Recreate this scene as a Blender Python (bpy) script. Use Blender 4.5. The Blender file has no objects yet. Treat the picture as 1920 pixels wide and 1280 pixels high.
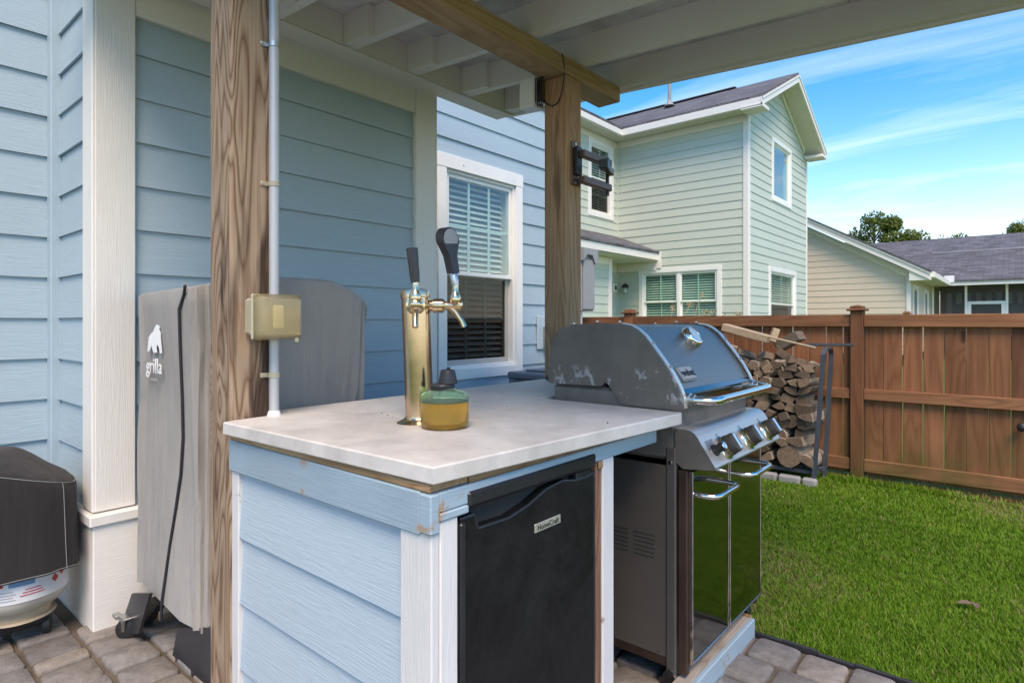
import bpy, bmesh, math, random
import numpy as np
from mathutils import Vector, Matrix
R = math.radians
random.seed(11)
SC = bpy.context.scene
COL = SC.collection
# ------------------------------------------------------------------ camera
F_PX, HOR, CX, HC = 1125.0, 606.0, 960.0, 1.19
YAW = R(40.27)
cs, sn = math.cos(YAW), math.sin(YAW)
cam = bpy.data.cameras.new('camera'); camo = bpy.data.objects.new('camera', cam); COL.objects.link(camo)
camo.location = (0, 0, HC); camo.rotation_euler = (R(90), 0, YAW)
cam.sensor_width = 36.0; cam.sensor_fit = 'HORIZONTAL'
cam.lens = F_PX / 1920 * 36.0
cam.shift_y = -(640 - HOR) / 1920.0
cam.clip_start = 0.05; cam.clip_end = 2000
SC.camera = camo
def at(px, py, X=None, Y=None, Z=None, d=None):
    u = (px - CX) / F_PX; v = (HOR - py) / F_PX
    r = Vector((cs*u - sn, sn*u + cs, v))
    if X is not None: t = X / r.x
    elif Y is not None: t = Y / r.y
    elif Z is not None: t = (Z - HC) / r.z
    else: t = d
    return Vector((r.x*t, r.y*t, HC + r.z*t))
# ------------------------------------------------------------------ sky and sun
SUN_DIR = Vector((0.72, -0.68, 0)).normalized()
ELEV = R(54)
W = bpy.data.worlds.new('World'); SC.world = W; W.use_nodes = True
nt = W.node_tree; nt.nodes.clear()
def wn(t, **k):
    n = nt.nodes.new(t)
    for a, b in k.items(): setattr(n, a, b)
    return n
wo = wn('ShaderNodeOutputWorld'); bg = wn('ShaderNodeBackground'); bg.inputs[1].default_value = 0.090
sky = wn('ShaderNodeTexSky', sky_type='NISHITA'); sky.sun_disc = False
sky.sun_elevation = ELEV; sky.sun_rotation = math.atan2(SUN_DIR.x, SUN_DIR.y)
sky.air_density = 1.0; sky.dust_density = 0.35; sky.ozone_density = 2.2; sky.altitude = 0
tc = wn('ShaderNodeTexCoord'); sep = wn('ShaderNodeSeparateXYZ'); nt.links.new(tc.outputs['Generated'], sep.inputs[0])
def wm(op, a, b=None, clamp=False):
    n = wn('ShaderNodeMath', operation=op); n.use_clamp = clamp
    for i, q in enumerate((a, b)):
        if q is None: continue
        if isinstance(q, (int, float)): n.inputs[i].default_value = q
        else: nt.links.new(q, n.inputs[i])
    return n.outputs[0]
zz = wm('ADD', wm('MAXIMUM', sep.outputs[2], 0.0), 0.12)
cx_, cy_ = wm('DIVIDE', sep.outputs[0], zz), wm('DIVIDE', sep.outputs[1], zz)
comb = wn('ShaderNodeCombineXYZ'); nt.links.new(cx_, comb.inputs[0]); nt.links.new(cy_, comb.inputs[1])
mp = wn('ShaderNodeMapping'); nt.links.new(comb.outputs[0], mp.inputs[0])
mp.inputs['Rotation'].default_value = (0, 0, R(-28)); mp.inputs['Scale'].default_value = (0.55, 1.9, 1); mp.inputs['Location'].default_value = (3.1, 1.7, 0)
nz = wn('ShaderNodeTexNoise'); nz.inputs['Scale'].default_value = 1.1; nz.inputs['Detail'].default_value = 7; nz.inputs['Roughness'].default_value = 0.58; nz.inputs['Distortion'].default_value = 0.7
nt.links.new(mp.outputs[0], nz.inputs['Vector'])
cr = wn('ShaderNodeMapRange'); cr.inputs['From Min'].default_value = 0.50; cr.inputs['From Max'].default_value = 0.82; cr.clamp = True
nt.links.new(nz.outputs[0], cr.inputs[0])
# thin veil that thickens towards the horizon
veil = wm('MULTIPLY', wm('POWER', wm('SUBTRACT', 1.0, wm('MAXIMUM', sep.outputs[2], 0.0), True), 9.0), 0.62)
mask = wm('ADD', wm('MULTIPLY', cr.outputs[0], 0.27), veil, True)
hs = wn('ShaderNodeHueSaturation'); hs.inputs['Saturation'].default_value = 1.5; nt.links.new(sky.outputs[0], hs.inputs['Color'])
mx = wn('ShaderNodeMix', data_type='RGBA'); nt.links.new(mask, mx.inputs[0]); nt.links.new(hs.outputs[0], mx.inputs[6]); mx.inputs[7].default_value = (6.2, 6.9, 7.4, 1)
nt.links.new(mx.outputs[2], bg.inputs[0]); nt.links.new(bg.outputs[0], wo.inputs[0])
sun = bpy.data.lights.new('sun', 'SUN'); sun.energy = 1.15; sun.angle = R(30); sun.color = (1, 0.91, 0.78)
suno = bpy.data.objects.new('sun', sun); COL.objects.link(suno)
sd = Vector((SUN_DIR.x*math.cos(ELEV), SUN_DIR.y*math.cos(ELEV), math.sin(ELEV)))
suno.rotation_euler = sd.to_track_quat('Z', 'Y').to_euler(); suno.location = sd*30
SC.view_settings.view_transform = 'Standard'; SC.view_settings.look = 'None'
SC.view_settings.exposure = 1.84; SC.view_settings.use_white_balance = True; SC.view_settings.white_balance_temperature = 7900; SC.view_settings.white_balance_tint = 17; SC.view_settings.gamma = 1; SC.view_settings.use_curve_mapping = False
# ------------------------------------------------------------------ materials
class MT:
    def __init__(s, name):
        s.m = bpy.data.materials.new(name); s.m.use_nodes = True
        s.t = s.m.node_tree; s.b = s.t.nodes['Principled BSDF']; s.out = s.t.nodes['Material Output']
        s._co = None
    def n(s, typ, **k):
        nd = s.t.nodes.new(typ)
        for a, b in k.items(): setattr(nd, a, b)
        return nd
    def put(s, sock, v):
        if isinstance(v, bpy.types.NodeSocket): s.t.links.new(v, sock)
        elif isinstance(v, (tuple, list)) and len(v) == 3 and sock.type == 'RGBA': sock.default_value = (*v, 1)
        else: sock.default_value = v
    def set(s, **k):
        for a, v in k.items(): s.put(s.b.inputs[a.replace('_', ' ')], v)
        return s
    def co(s, scale=(1, 1, 1), rnd=0.0, rot=(0, 0, 0)):
        tcn = s.n('ShaderNodeTexCoord'); o = tcn.outputs['Object']
        if rnd:
            oi = s.n('ShaderNodeObjectInfo'); va = s.n('ShaderNodeVectorMath', operation='SCALE')
            va.inputs[0].default_value = (rnd, rnd*1.7, rnd*0.6); s.put(va.inputs['Scale'], oi.outputs['Random'])
            ad = s.n('ShaderNodeVectorMath', operation='ADD'); s.put(ad.inputs[0], o); s.put(ad.inputs[1], va.outputs[0]); o = ad.outputs[0]
        mpn = s.n('ShaderNodeMapping'); s.put(mpn.inputs[0], o); mpn.inputs['Scale'].default_value = scale; mpn.inputs['Rotation'].default_value = rot
        return mpn.outputs[0]
    def noise(s, co, scale=1.0, detail=3.0, rough=0.5, dist=0.0):
        nd = s.n('ShaderNodeTexNoise'); s.put(nd.inputs['Vector'], co)
        for a, v in (('Scale', scale), ('Detail', detail), ('Roughness', rough), ('Distortion', dist)): nd.inputs[a].default_value = v
        return nd.outputs[0]
    def vor(s, co, scale=1.0, feature='F1', rnd=1.0):
        nd = s.n('ShaderNodeTexVoronoi', feature=feature); s.put(nd.inputs['Vector'], co); nd.inputs['Scale'].default_value = scale; nd.inputs['Randomness'].default_value = rnd
        return nd.outputs[0]
    def ma(s, op, a, b=0.0, c=None, clamp=False):
        nd = s.n('ShaderNodeMath', operation=op); nd.use_clamp = clamp
        s.put(nd.inputs[0], a); s.put(nd.inputs[1], b)
        if c is not None: s.put(nd.inputs[2], c)
        return nd.outputs[0]
    def mr(s, v, a, b, c=0.0, d=1.0):
        nd = s.n('ShaderNodeMapRange'); nd.clamp = True
        for i, q in enumerate((v, a, b, c, d)): s.put(nd.inputs[i], q)
        return nd.outputs[0]
    def ramp(s, v, stops):
        nd = s.n('ShaderNodeValToRGB'); s.put(nd.inputs[0], v); e = nd.color_ramp.elements
        while len(e) < len(stops): e.new(0.5)
        for q, (p, c) in zip(e, stops): q.position = p; q.color = (*c, 1)
        return nd.outputs[0]
    def mix(s, f, a, b, blend='MIX'):
        nd = s.n('ShaderNodeMix', data_type='RGBA', blend_type=blend); s.put(nd.inputs[0], f); s.put(nd.inputs[6], a); s.put(nd.inputs[7], b)
        return nd.outputs[2]
    def bump(s, h, strength=0.3, dist=0.01):
        nd = s.n('ShaderNodeBump'); s.put(nd.inputs['Height'], h); nd.inputs['Strength'].default_value = strength; nd.inputs['Distance'].default_value = dist
        s.put(s.b.inputs['Normal'], nd.outputs[0]); return s
    def rndval(s):
        return s.n('ShaderNodeObjectInfo').outputs['Random']
def tint(c, k): return tuple(min(1, q*k) for q in c)
def paint(name, c, grain='h', rough=0.55, gstr=0.35, var=0.10, wear=None):
    m = MT(name); sc = {'h': (2.6, 2.6, 62), 'v': (70, 70, 2.6), 'n': (8, 8, 8)}[grain]
    co = m.co(sc, rnd=7.0)
    f = m.noise(co, 1.0, 2.0, 0.5, 0.5)
    rings = m.ma('PINGPONG', m.ma('MULTIPLY', f, 7.0), 0.5)
    fine = m.noise(m.co(tuple(q*3.2 for q in sc), rnd=3.0), 1.0, 3.0, 0.6)
    big = m.noise(m.co((1.3, 1.3, 1.3)), 1.0, 3.0, 0.6)
    v = m.ma('ADD', m.ma('MULTIPLY', big, var*1.6), m.ma('MULTIPLY', m.rndval(), var*0.5))
    v = m.ma('ADD', v, 1.0 - var)
    col = m.mix(1.0, c, v, 'MULTIPLY')
    if grain != 'n': col = m.mix(1.0, col, m.mr(m.ma('ADD', m.ma('MULTIPLY', rings, 1.0), m.ma('MULTIPLY', fine, 0.8)), 0.2, 0.95, 0.945, 1.03), 'MULTIPLY')
    if wear:
        w = m.noise(m.co((9, 9, 9)), 1.0, 6.0, 0.7); wk = m.mr(w, wear[0], wear[0] + 0.05)
        col = m.mix(wk, col, wear[1])
    m.set(Base_Color=col, Roughness=rough)
    m.bump(m.ma('ADD', m.ma('MULTIPLY', rings, 0.9), fine), gstr, 0.0015)
    return m.m
def wood(name, dark, mid, light, axis='z', size=1.0, rough=0.75, bstr=0.5, rnd=9.0, n=11.0, tint_rnd=0.25, moss=None, stain=None, contrast=0.36):
    m = MT(name); k = 1.0/size
    def sc(a, l): return {'z': (a, a, l), 'y': (a, l, a), 'x': (l, a, a)}[axis]
    co = m.co(sc(6.0*k, 0.55*k), rnd)
    f = m.noise(co, 1.0, 1.5, 0.45, 0.25)
    kc = m.co(sc(3.4*k, 1.25*k), rnd*0.37 + 0.01)
    kd = m.vor(kc, 1.0)
    kb = m.mr(kd, 0.0, 0.42, 1.0, 0.0); kb2 = m.ma('POWER', kb, 2.2)
    field = m.ma('ADD', f, m.ma('MULTIPLY', kb2, 0.42))
    ring = m.ma('PINGPONG', m.ma('MULTIPLY', field, n), 0.5)
    ring = m.ma('MULTIPLY', ring, 2.0)
    ring = m.ma('POWER', ring, 0.6)
    fib = m.noise(m.co(sc(120*k, 1.8*k), rnd), 1.0, 4.0, 0.7, 0.2)
    val = m.ma('ADD', m.ma('MULTIPLY', ring, contrast), m.ma('ADD', m.ma('MULTIPLY', fib, 0.62), 0.30-contrast*0.5))
    col = m.ramp(val, [(0.12, dark), (0.42, mid), (0.82, light)])
    kn = m.mr(kd, 0.035, 0.085, 1.0, 0.0)
    col = m.mix(m.ma('MULTIPLY', kn, 0.8), col, tint(dark, 0.55))
    blot = m.noise(m.co(sc(2.4, 0.9), rnd), 1.0, 3.0, 0.6)
    col = m.mix(1.0, col, m.mr(blot, 0.3, 0.75, 0.70, 1.22), 'MULTIPLY')
    if stain:
        st = m.noise(m.co(sc(7, 0.8), rnd*0.7), 1.0, 4.0, 0.65)
        col = m.mix(m.mr(st, stain[1], stain[1]+0.1), col, stain[0])
    if tint_rnd: col = m.mix(1.0, col, m.mr(m.rndval(), 0, 1, 1-tint_rnd, 1+tint_rnd), 'MULTIPLY')
    if moss:
        g = m.n('ShaderNodeNewGeometry'); sp = m.n('ShaderNodeSeparateXYZ'); m.put(sp.inputs[0], g.outputs['Position'])
        mk = m.ma('MULTIPLY', m.mr(sp.outputs[2], moss[1], 0.0), m.mr(m.noise(m.co((5, 5, 3)), 1.0, 4.0), 0.35, 0.6))
        col = m.mix(m.ma('MULTIPLY', mk, 0.75), col, moss[0])
    m.set(Base_Color=col, Roughness=rough, Specular_IOR_Level=0.3)
    m.bump(m.ma('ADD', m.ma('MULTIPLY', ring, 0.7), fib), bstr, 0.0025)
    return m.m
def metal(name, c, rough=0.3, brushed=None, metallic=1.0, var=0.08, smudge=0.12):
    m = MT(name)
    big = m.noise(m.co((9, 9, 9)), 1.0, 5.0, 0.65)
    r = m.ma('ADD', m.ma('MULTIPLY', big, smudge), rough - smudge*0.5, clamp=True)
    col = m.mix(1.0, c, m.mr(big, 0.25, 0.75, 1-var, 1+var), 'MULTIPLY')
    m.set(Base_Color=col, Roughness=r, Metallic=metallic)
    if brushed:
        fb = m.noise(m.co(brushed), 1.0, 2.0, 0.6); m.bump(fb, 0.05, 0.001)
    return m.m
def plain(name, c, rough=0.6, var=0.12, bscale=40.0, bstr=0.15, spec=0.5, metallic=0.0, rv=0.0):
    m = MT(name); big = m.noise(m.co((6, 6, 6), 2.0), 1.0, 5.0, 0.6)
    col = m.mix(1.0, c, m.mr(big, 0.25, 0.75, 1-var, 1+var), 'MULTIPLY')
    if rv: col = m.mix(1.0, col, m.mr(m.rndval(), 0, 1, 1-rv, 1+rv), 'MULTIPLY')
    m.set(Base_Color=col, Roughness=m.mr(big, 0.2, 0.8, max(0.02, rough-0.08), min(1, rough+0.08)), Specular_IOR_Level=spec, Metallic=metallic)
    if bstr: m.bump(m.noise(m.co((bscale,)*3), 1.0, 4.0, 0.6), bstr, 0.003)
    return m.m
def glass_pane(name, tintc=(0.85, 0.92, 0.9), gloss=0.9, ior=1.5, boost=1.0):
    m = MT(name); t = m.n('ShaderNodeBsdfTransparent'); t.inputs[0].default_value = (*tintc, 1)
    g = m.n('ShaderNodeBsdfGlossy'); g.inputs['Roughness'].default_value = 0.015; g.inputs[0].default_value = (gloss, gloss, gloss, 1)
    lw = m.n('ShaderNodeLayerWeight'); lw.inputs[0].default_value = 0.5
    f0 = ((ior-1)/(ior+1))**2; fc = m.ma('ADD', m.ma('MULTIPLY', m.ma('POWER', lw.outputs['Facing'], 5.0), 1-f0), f0)
    w = m.noise(m.co((2.5, 2.5, 2.5)), 1.0, 1.0); bp = m.n('ShaderNodeBump'); m.put(bp.inputs['Height'], w); bp.inputs['Strength'].default_value = 0.03; bp.inputs['Distance'].default_value = 0.02
    m.put(g.inputs['Normal'], bp.outputs[0])
    mxs = m.n('ShaderNodeMixShader'); m.put(mxs.inputs[0], m.ma('MULTIPLY', fc, boost, clamp=True)); m.put(mxs.inputs[1], t.outputs[0]); m.put(mxs.inputs[2], g.outputs[0])
    m.put(m.out.inputs[0], mxs.outputs[0]); return m.m
BLUE = (0.345, 0.455, 0.520); GREEN = (0.495, 0.555, 0.485); TAN = (0.61, 0.525, 0.415); WHITE = (0.74, 0.72, 0.68)
M = {}
M['blue'] = paint('blue_siding_paint', BLUE, 'h', 0.5, 0.55, 0.08)
M['bluev'] = paint('blue_trim_paint', BLUE, 'v', 0.5, 0.4, 0.08)
M['lblue'] = paint('pale_blue_siding_paint', (0.41, 0.515, 0.585), 'h', 0.5, 0.5, 0.06)
M['apron'] = paint('worn_blue_board_paint', (0.30, 0.415, 0.485), 'h', 0.6, 0.35, 0.35, (0.615, (0.36, 0.27, 0.20)))
M['white'] = paint('white_trim_paint', WHITE, 'v', 0.5, 0.5, 0.06)
M['whiteh'] = paint('white_trim_paint_level', WHITE, 'h', 0.5, 0.3, 0.06)
M['whiteworn'] = paint('worn_white_paint', (0.66, 0.65, 0.64), 'v', 0.6, 0.5, 0.22, (0.655, (0.34, 0.29, 0.25)))
M['ceil'] = paint('ceiling_white_paint', (0.80, 0.765, 0.72), 'n', 0.7, 0.25, 0.10)
M['deck'] = plain('roof_sheathing_paint', (0.66, 0.635, 0.61), 0.85, 0.25, 60, 0.3)
M['pvc'] = plain('white_vinyl', (0.80, 0.80, 0.78), 0.35, 0.04, 30, 0.03)
M['green'] = paint('green_siding_paint', GREEN, 'h', 0.6, 0.3, 0.06)
M['tan'] = paint('tan_siding_paint', TAN, 'h', 0.6, 0.3, 0.06)
M['soffit'] = plain('soffit_cream', (0.62, 0.61, 0.52), 0.7, 0.06, 30, 0.05)
M['post'] = wood('weathered_post_wood', (0.040, 0.020, 0.011), (0.195, 0.108, 0.062), (0.40, 0.285, 0.195), 'z', 0.62, bstr=1.0, n=19, contrast=0.55, tint_rnd=0.1, stain=((0.060, 0.036, 0.025), 0.53))
M['beam'] = wood('treated_beam_wood', (0.16, 0.080, 0.038), (0.40, 0.235, 0.120), (0.53, 0.36, 0.21), 'y', 0.8, bstr=0.6, n=9, tint_rnd=0.0)
M['fence_z'] = wood('stained_fence_wood', (0.060, 0.022, 0.010), (0.170, 0.064, 0.030), (0.250, 0.108, 0.053), 'z', 0.9, bstr=0.4, n=8, tint_rnd=0.30, moss=((0.07, 0.075, 0.015), 0.55))
M['fence_x'] = wood('stained_rail_wood', (0.068, 0.026, 0.012), (0.185, 0.076, 0.036), (0.275, 0.126, 0.064), 'x', 0.9, bstr=0.4, n=8, tint_rnd=0.15, moss=((0.07, 0.075, 0.015), 0.35))
M['rawwood'] = wood('bare_plywood_edge', (0.11, 0.055, 0.028), (0.27, 0.145, 0.07), (0.40, 0.26, 0.15), 'y', 0.5, n=12, tint_rnd=0.1)
M['rawwoodx'] = wood('bare_wood_edge', (0.13, 0.06, 0.028), (0.33, 0.18, 0.085), (0.46, 0.30, 0.17), 'x', 0.5, n=14, tint_rnd=0.1)
M['greywood'] = wood('grey_weathered_wood', (0.10, 0.085, 0.07), (0.30, 0.25, 0.205), (0.46, 0.41, 0.35), 'y', 0.5, n=12, tint_rnd=0.2)
M['log'] = wood('split_log_wood', (0.060, 0.042, 0.030), (0.205, 0.155, 0.115), (0.37, 0.315, 0.26), 'y', 0.35, n=12, tint_rnd=0.45, rough=0.9, bstr=0.8)
M['logpale'] = wood('pale_board_wood', (0.20, 0.13, 0.08), (0.40, 0.29, 0.19), (0.52, 0.41, 0.29), 'x', 0.5, n=8, tint_rnd=0.15, rough=0.9)
def log_end():
    m = MT('log_end_grain'); co = m.co((1, 0.05, 1), 0.0)
    d = m.n('ShaderNodeVectorMath', operation='LENGTH'); m.put(d.inputs[0], co)
    rg = m.ma('PINGPONG', m.ma('ADD', m.ma('MULTIPLY', d.outputs['Value'], 160.0), m.noise(m.co((14, 2, 14), 5), 1.0, 3.0)), 0.5)
    cr_ = m.noise(m.co((40, 4, 40), 5), 1.0, 5.0, 0.7)
    col = m.ramp(m.ma('ADD', m.ma('MULTIPLY', rg, 0.5), m.ma('MULTIPLY', cr_, 0.6)), [(0.15, (0.055, 0.036, 0.024)), (0.45, (0.19, 0.13, 0.09)), (0.85, (0.36, 0.27, 0.19))])
    col = m.mix(1.0, col, m.mr(m.rndval(), 0, 1, 0.5, 1.35), 'MULTIPLY')
    m.set(Base_Color=col, Roughness=0.95); m.bump(cr_, 0.8, 0.004); return m.m
M['logend'] = log_end()
def counter_mat():
    m = MT('pale_concrete_top'); a = m.noise(m.co((3.0, 3.0, 3.0)), 1.0, 6.0, 0.62, 0.6); b = m.noise(m.co((14, 14, 14)), 1.0, 5.0, 0.7)
    sp = m.vor(m.co((120, 120, 120)), 1.0)
    col = m.ramp(a, [(0.22, (0.46, 0.43, 0.395)), (0.50, (0.62, 0.59, 0.55)), (0.72, (0.70, 0.67, 0.63))])
    col = m.mix(1.0, col, m.mr(b, 0.25, 0.75, 0.86, 1.1), 'MULTIPLY')
    spots = m.ma('MULTIPLY', m.mr(sp, 0.10, 0.05), m.mr(m.noise(m.co((5, 5, 5)), 1.0, 2.0), 0.58, 0.66))
    col = m.mix(m.ma('MULTIPLY', spots, 0.6), col, (0.12, 0.10, 0.085))
    m.set(Base_Color=col, Roughness=m.mr(a, 0.3, 0.7, 0.42, 0.62)); m.bump(m.ma('ADD', b, a), 0.12, 0.004); return m.m
M['counter'] = counter_mat()
def paver_mat():
    m = MT('tumbled_paver'); a = m.noise(m.co((22, 22, 22), 9), 1.0, 6.0, 0.65); b = m.noise(m.co((110, 110, 110)), 1.0, 4.0, 0.7)
    base = m.ramp(m.rndval(), [(0.0, (0.155, 0.145, 0.140)), (0.35, (0.225, 0.205, 0.190)), (0.65, (0.265, 0.235, 0.205)), (1.0, (0.19, 0.19, 0.192))])
    col = m.mix(1.0, base, m.mr(a, 0.25, 0.75, 0.70, 1.28), 'MULTIPLY'); col = m.mix(1.0, col, m.mr(b, 0.3, 0.7, 0.86, 1.14), 'MULTIPLY')
    dirt = m.noise(m.co((6, 6, 6)), 1.0, 5.0, 0.7); col = m.mix(m.mr(dirt, 0.5, 0.72, 0.0, 0.55), col, (0.10, 0.085, 0.065))
    m.set(Base_Color=col, Roughness=0.85); m.bump(m.ma('ADD', a, m.ma('MULTIPLY', b, 0.5)), 0.6, 0.008); return m.m
M['paver'] = paver_mat()
M['sand'] = plain('joint_sand', (0.115, 0.090, 0.066), 0.95, 0.45, 140, 0.8)
def lawn_mat():
    m = MT('lawn_ground'); a = m.noise(m.co((1.1, 1.1, 1)), 1.0, 5.0, 0.6); b = m.noise(m.co((26, 26, 20)), 1.0, 5.0, 0.7)
    col = m.ramp(b, [(0.3, (0.07, 0.125, 0.012)), (0.55, (0.12, 0.205, 0.018)), (0.8, (0.17, 0.22, 0.045))])
    col = m.mix(m.mr(a, 0.55, 0.72, 0.0, 0.6), col, (0.11, 0.085, 0.042)); m.set(Base_Color=col, Roughness=0.95); m.bump(b, 1.0, 0.03); return m.m
M['lawn'] = lawn_mat()
def blade_mat():
    m = MT('grass_blades'); at_ = m.n('ShaderNodeAttribute', attribute_name='tone')
    col = m.ramp(at_.outputs['Fac'], [(0.0, (0.068, 0.155, 0.010)), (0.40, (0.135, 0.285, 0.016)), (0.72, (0.215, 0.365, 0.032)), (0.80, (0.24, 0.22, 0.07)), (1.0, (0.42, 0.34, 0.19))])
    m.set(Base_Color=col, Roughness=0.6, Specular_IOR_Level=0.25)
    tr = m.n('ShaderNodeBsdfTranslucent'); m.put(tr.inputs[0], col); ms = m.n('ShaderNodeMixShader'); ms.inputs[0].default_value = 0.32
    m.put(ms.inputs[1], m.b.outputs[0]); m.put(ms.inputs[2], tr.outputs[0]); m.put(m.out.inputs[0], ms.outputs[0]); return m.m
M['blade'] = blade_mat()
def leaf_mat(name, a, b):
    m = MT(name); g = m.n('ShaderNodeNewGeometry')
    col = m.ramp(g.outputs['Random Per Island'], [(0, a), (1, b)]); m.set(Base_Color=col, Roughness=0.6, Specular_IOR_Level=0.3)
    tr = m.n('ShaderNodeBsdfTranslucent'); m.put(tr.inputs[0], col); ms = m.n('ShaderNodeMixShader'); ms.inputs[0].default_value = 0.3
    m.put(ms.inputs[1], m.b.outputs[0]); m.put(ms.inputs[2], tr.outputs[0]); m.put(m.out.inputs[0], ms.outputs[0]); return m.m
M['leaf'] = leaf_mat('tree_leaves', (0.055, 0.095, 0.016), (0.16, 0.20, 0.045))
M['bark'] = plain('tree_bark', (0.13, 0.10, 0.075), 0.95, 0.3, 30, 0.8)
def shingle(name, c, ax):
    m = MT(name); sc = {'x': (1, 1, 1), 'y': (1, 1, 1)}[ax]
    tcn = m.n('ShaderNodeTexCoord'); spx = m.n('ShaderNodeSeparateXYZ'); m.put(spx.inputs[0], tcn.outputs['Object'])
    cb = m.n('ShaderNodeCombineXYZ'); m.put(cb.inputs[0], spx.outputs[0 if ax == 'x' else 1]); m.put(cb.inputs[1], m.ma('MULTIPLY', spx.outputs[2], 2.2))
    br = m.n('ShaderNodeTexBrick'); m.put(br.inputs['Vector'], cb.outputs[0]); br.inputs['Scale'].default_value = 1.0
    br.inputs['Brick Width'].default_value = 0.32; br.inputs['Row Height'].default_value = 0.14; br.inputs['Mortar Size'].default_value = 0.008
    br.inputs['Color1'].default_value = (*tint(c, 0.72), 1); br.inputs['Color2'].default_value = (*tint(c, 1.35), 1); br.inputs['Mortar'].default_value = (*tint(c, 0.5), 1)
    nn = m.noise(m.co((30, 30, 30)), 1.0, 4.0, 0.7)
    m.set(Base_Color=m.mix(1.0, br.outputs[0], m.mr(nn, 0.25, 0.75, 0.7, 1.3), 'MULTIPLY'), Roughness=0.95); m.bump(m.ma('ADD', br.outputs[1], nn), 0.5, 0.01); return m.m
M['shx'] = shingle('grey_shingles_a', (0.115, 0.112, 0.122), 'x'); M['shy'] = shingle('grey_shingles_b', (0.105, 0.105, 0.118), 'y')
M['glass'] = glass_pane('window_glass', (0.88, 0.945, 0.93), 0.9, 1.6, 1.6)
M['glassg'] = glass_pane('green_tinted_glass', (0.86, 0.965, 0.92), 0.85, 1.5, 1.3)
M['screenglass'] = glass_pane('screened_glass', (0.52, 0.53, 0.52), 0.6, 1.5, 1.0)
def screen_mat():
    m = MT('porch_screen'); t = m.n('ShaderNodeBsdfTransparent'); d = m.n('ShaderNodeBsdfDiffuse'); d.inputs[0].default_value = (0.16, 0.16, 0.165, 1); x = m.n('ShaderNodeMixShader'); x.inputs[0].default_value = 0.42
    m.put(x.inputs[1], t.outputs[0]); m.put(x.inputs[2], d.outputs[0]); m.put(m.out.inputs[0], x.outputs[0]); return m.m
M['mesh'] = screen_mat()
M['slat'] = plain('blind_slat', (0.78, 0.79, 0.78), 0.5, 0.04, 20, 0.0)
M['slatg'] = plain('blind_slat_far', (0.74, 0.82, 0.77), 0.6, 0.04, 20, 0.0)
M['muntin'] = plain('pale_muntin', (0.62, 0.75, 0.72), 0.4, 0.04, 20, 0.0)
M['dark'] = plain('dark_interior', (0.03, 0.03, 0.03), 0.9, 0.2, 10, 0.0)
M['room'] = plain('room_interior', (0.10, 0.095, 0.09), 0.9, 0.3, 8, 0.0)
M['screenframe'] = plain('grey_screen_frame', (0.42, 0.40, 0.37), 0.5, 0.08, 40, 0.05)
M['steel'] = metal('stainless_steel', (0.62, 0.60, 0.58), 0.27, (3, 3, 300), smudge=0.16)
M['panelsteel'] = metal('control_panel_steel', (0.60, 0.545, 0.50), 0.34, None, metallic=0.6, smudge=0.14)
M['hood'] = metal('hood_front_steel', (0.24, 0.220, 0.205), 0.38, None, metallic=0.45, smudge=0.16)
M['hoodtop'] = metal('hood_top_steel', (0.28, 0.29, 0.27), 0.42, None, metallic=0.5, smudge=0.2)
M['chrome'] = metal('chrome', (0.80, 0.75, 0.69), 0.10, None, smudge=0.10)
M['trimsteel'] = metal('pale_trim_steel', (0.78, 0.74, 0.70), 0.32, None, metallic=0.55, smudge=0.12)
M['brass'] = metal('polished_brass', (0.70, 0.52, 0.33), 0.20, None, smudge=0.18, var=0.16)
M['towerb'] = metal('tarnished_brass_tower', (0.60, 0.44, 0.30), 0.21, (240, 240, 2), smudge=0.16, var=0.22)
M['doorblk'] = metal('glossy_dark_enamel', (0.235, 0.235, 0.225), 0.10, None, smudge=0.05, var=0.12)
M['sidepanel'] = metal('grey_cart_panel', (0.118, 0.102, 0.092), 0.45, None, metallic=0.35, smudge=0.15)
M['legmetal'] = metal('grey_cart_leg', (0.125, 0.116, 0.11), 0.42, None, metallic=0.5)
def castmat():
    m = MT('weathered_cast_metal'); a = m.noise(m.co((7, 7, 7)), 1.0, 6.0, 0.65); z = m.noise(m.co((16, 16, 11)), 1.0, 8.0, 0.72, 0.4)
    g = m.n('ShaderNodeTexCoord'); sp = m.n('ShaderNodeSeparateXYZ'); m.put(sp.inputs[0], g.outputs['Object'])
    low = m.mr(m.ma('ABSOLUTE', m.ma('SUBTRACT', sp.outputs[2], 0.985)), 0.07, 0.0)
    col = m.mix(1.0, (0.135, 0.122, 0.106), m.mr(a, 0.25, 0.75, 0.72, 1.35), 'MULTIPLY')
    fl = m.ma('MULTIPLY', m.mr(z, 0.555, 0.575), m.mr(low, 0.15, 0.5))
    col = m.mix(m.ma('MULTIPLY', fl, 0.9), col, (0.36, 0.355, 0.35))
    m.set(Base_Color=col, Roughness=m.mr(a, 0.3, 0.7, 0.42, 0.62), Metallic=0.25); m.bump(z, 0.12, 0.002); return m.m
M['cast'] = castmat()
M['firebox'] = plain('sooty_firebox', (0.17, 0.155, 0.14), 0.6, 0.35, 60, 0.2, metallic=0.3)
M['rustrefl'] = plain('rust_reflection_brown', (0.060, 0.036, 0.027), 0.45, 0.5, 50, 0.2, metallic=0.4)  # tray rust; on the door frame its brown mirror reflection put into colour
M['darkstud'] = wood('dark_red_stud', (0.05, 0.02, 0.012), (0.13, 0.055, 0.03), (0.24, 0.13, 0.085), 'z', 0.5, n=12, tint_rnd=0.1)
M['blackpl'] = plain('black_plastic', (0.018, 0.018, 0.020), 0.38, 0.25, 90, 0.08)
M['handleblk'] = plain('black_tap_handle', (0.030, 0.028, 0.030), 0.42, 0.2, 60, 0.1)
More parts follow.
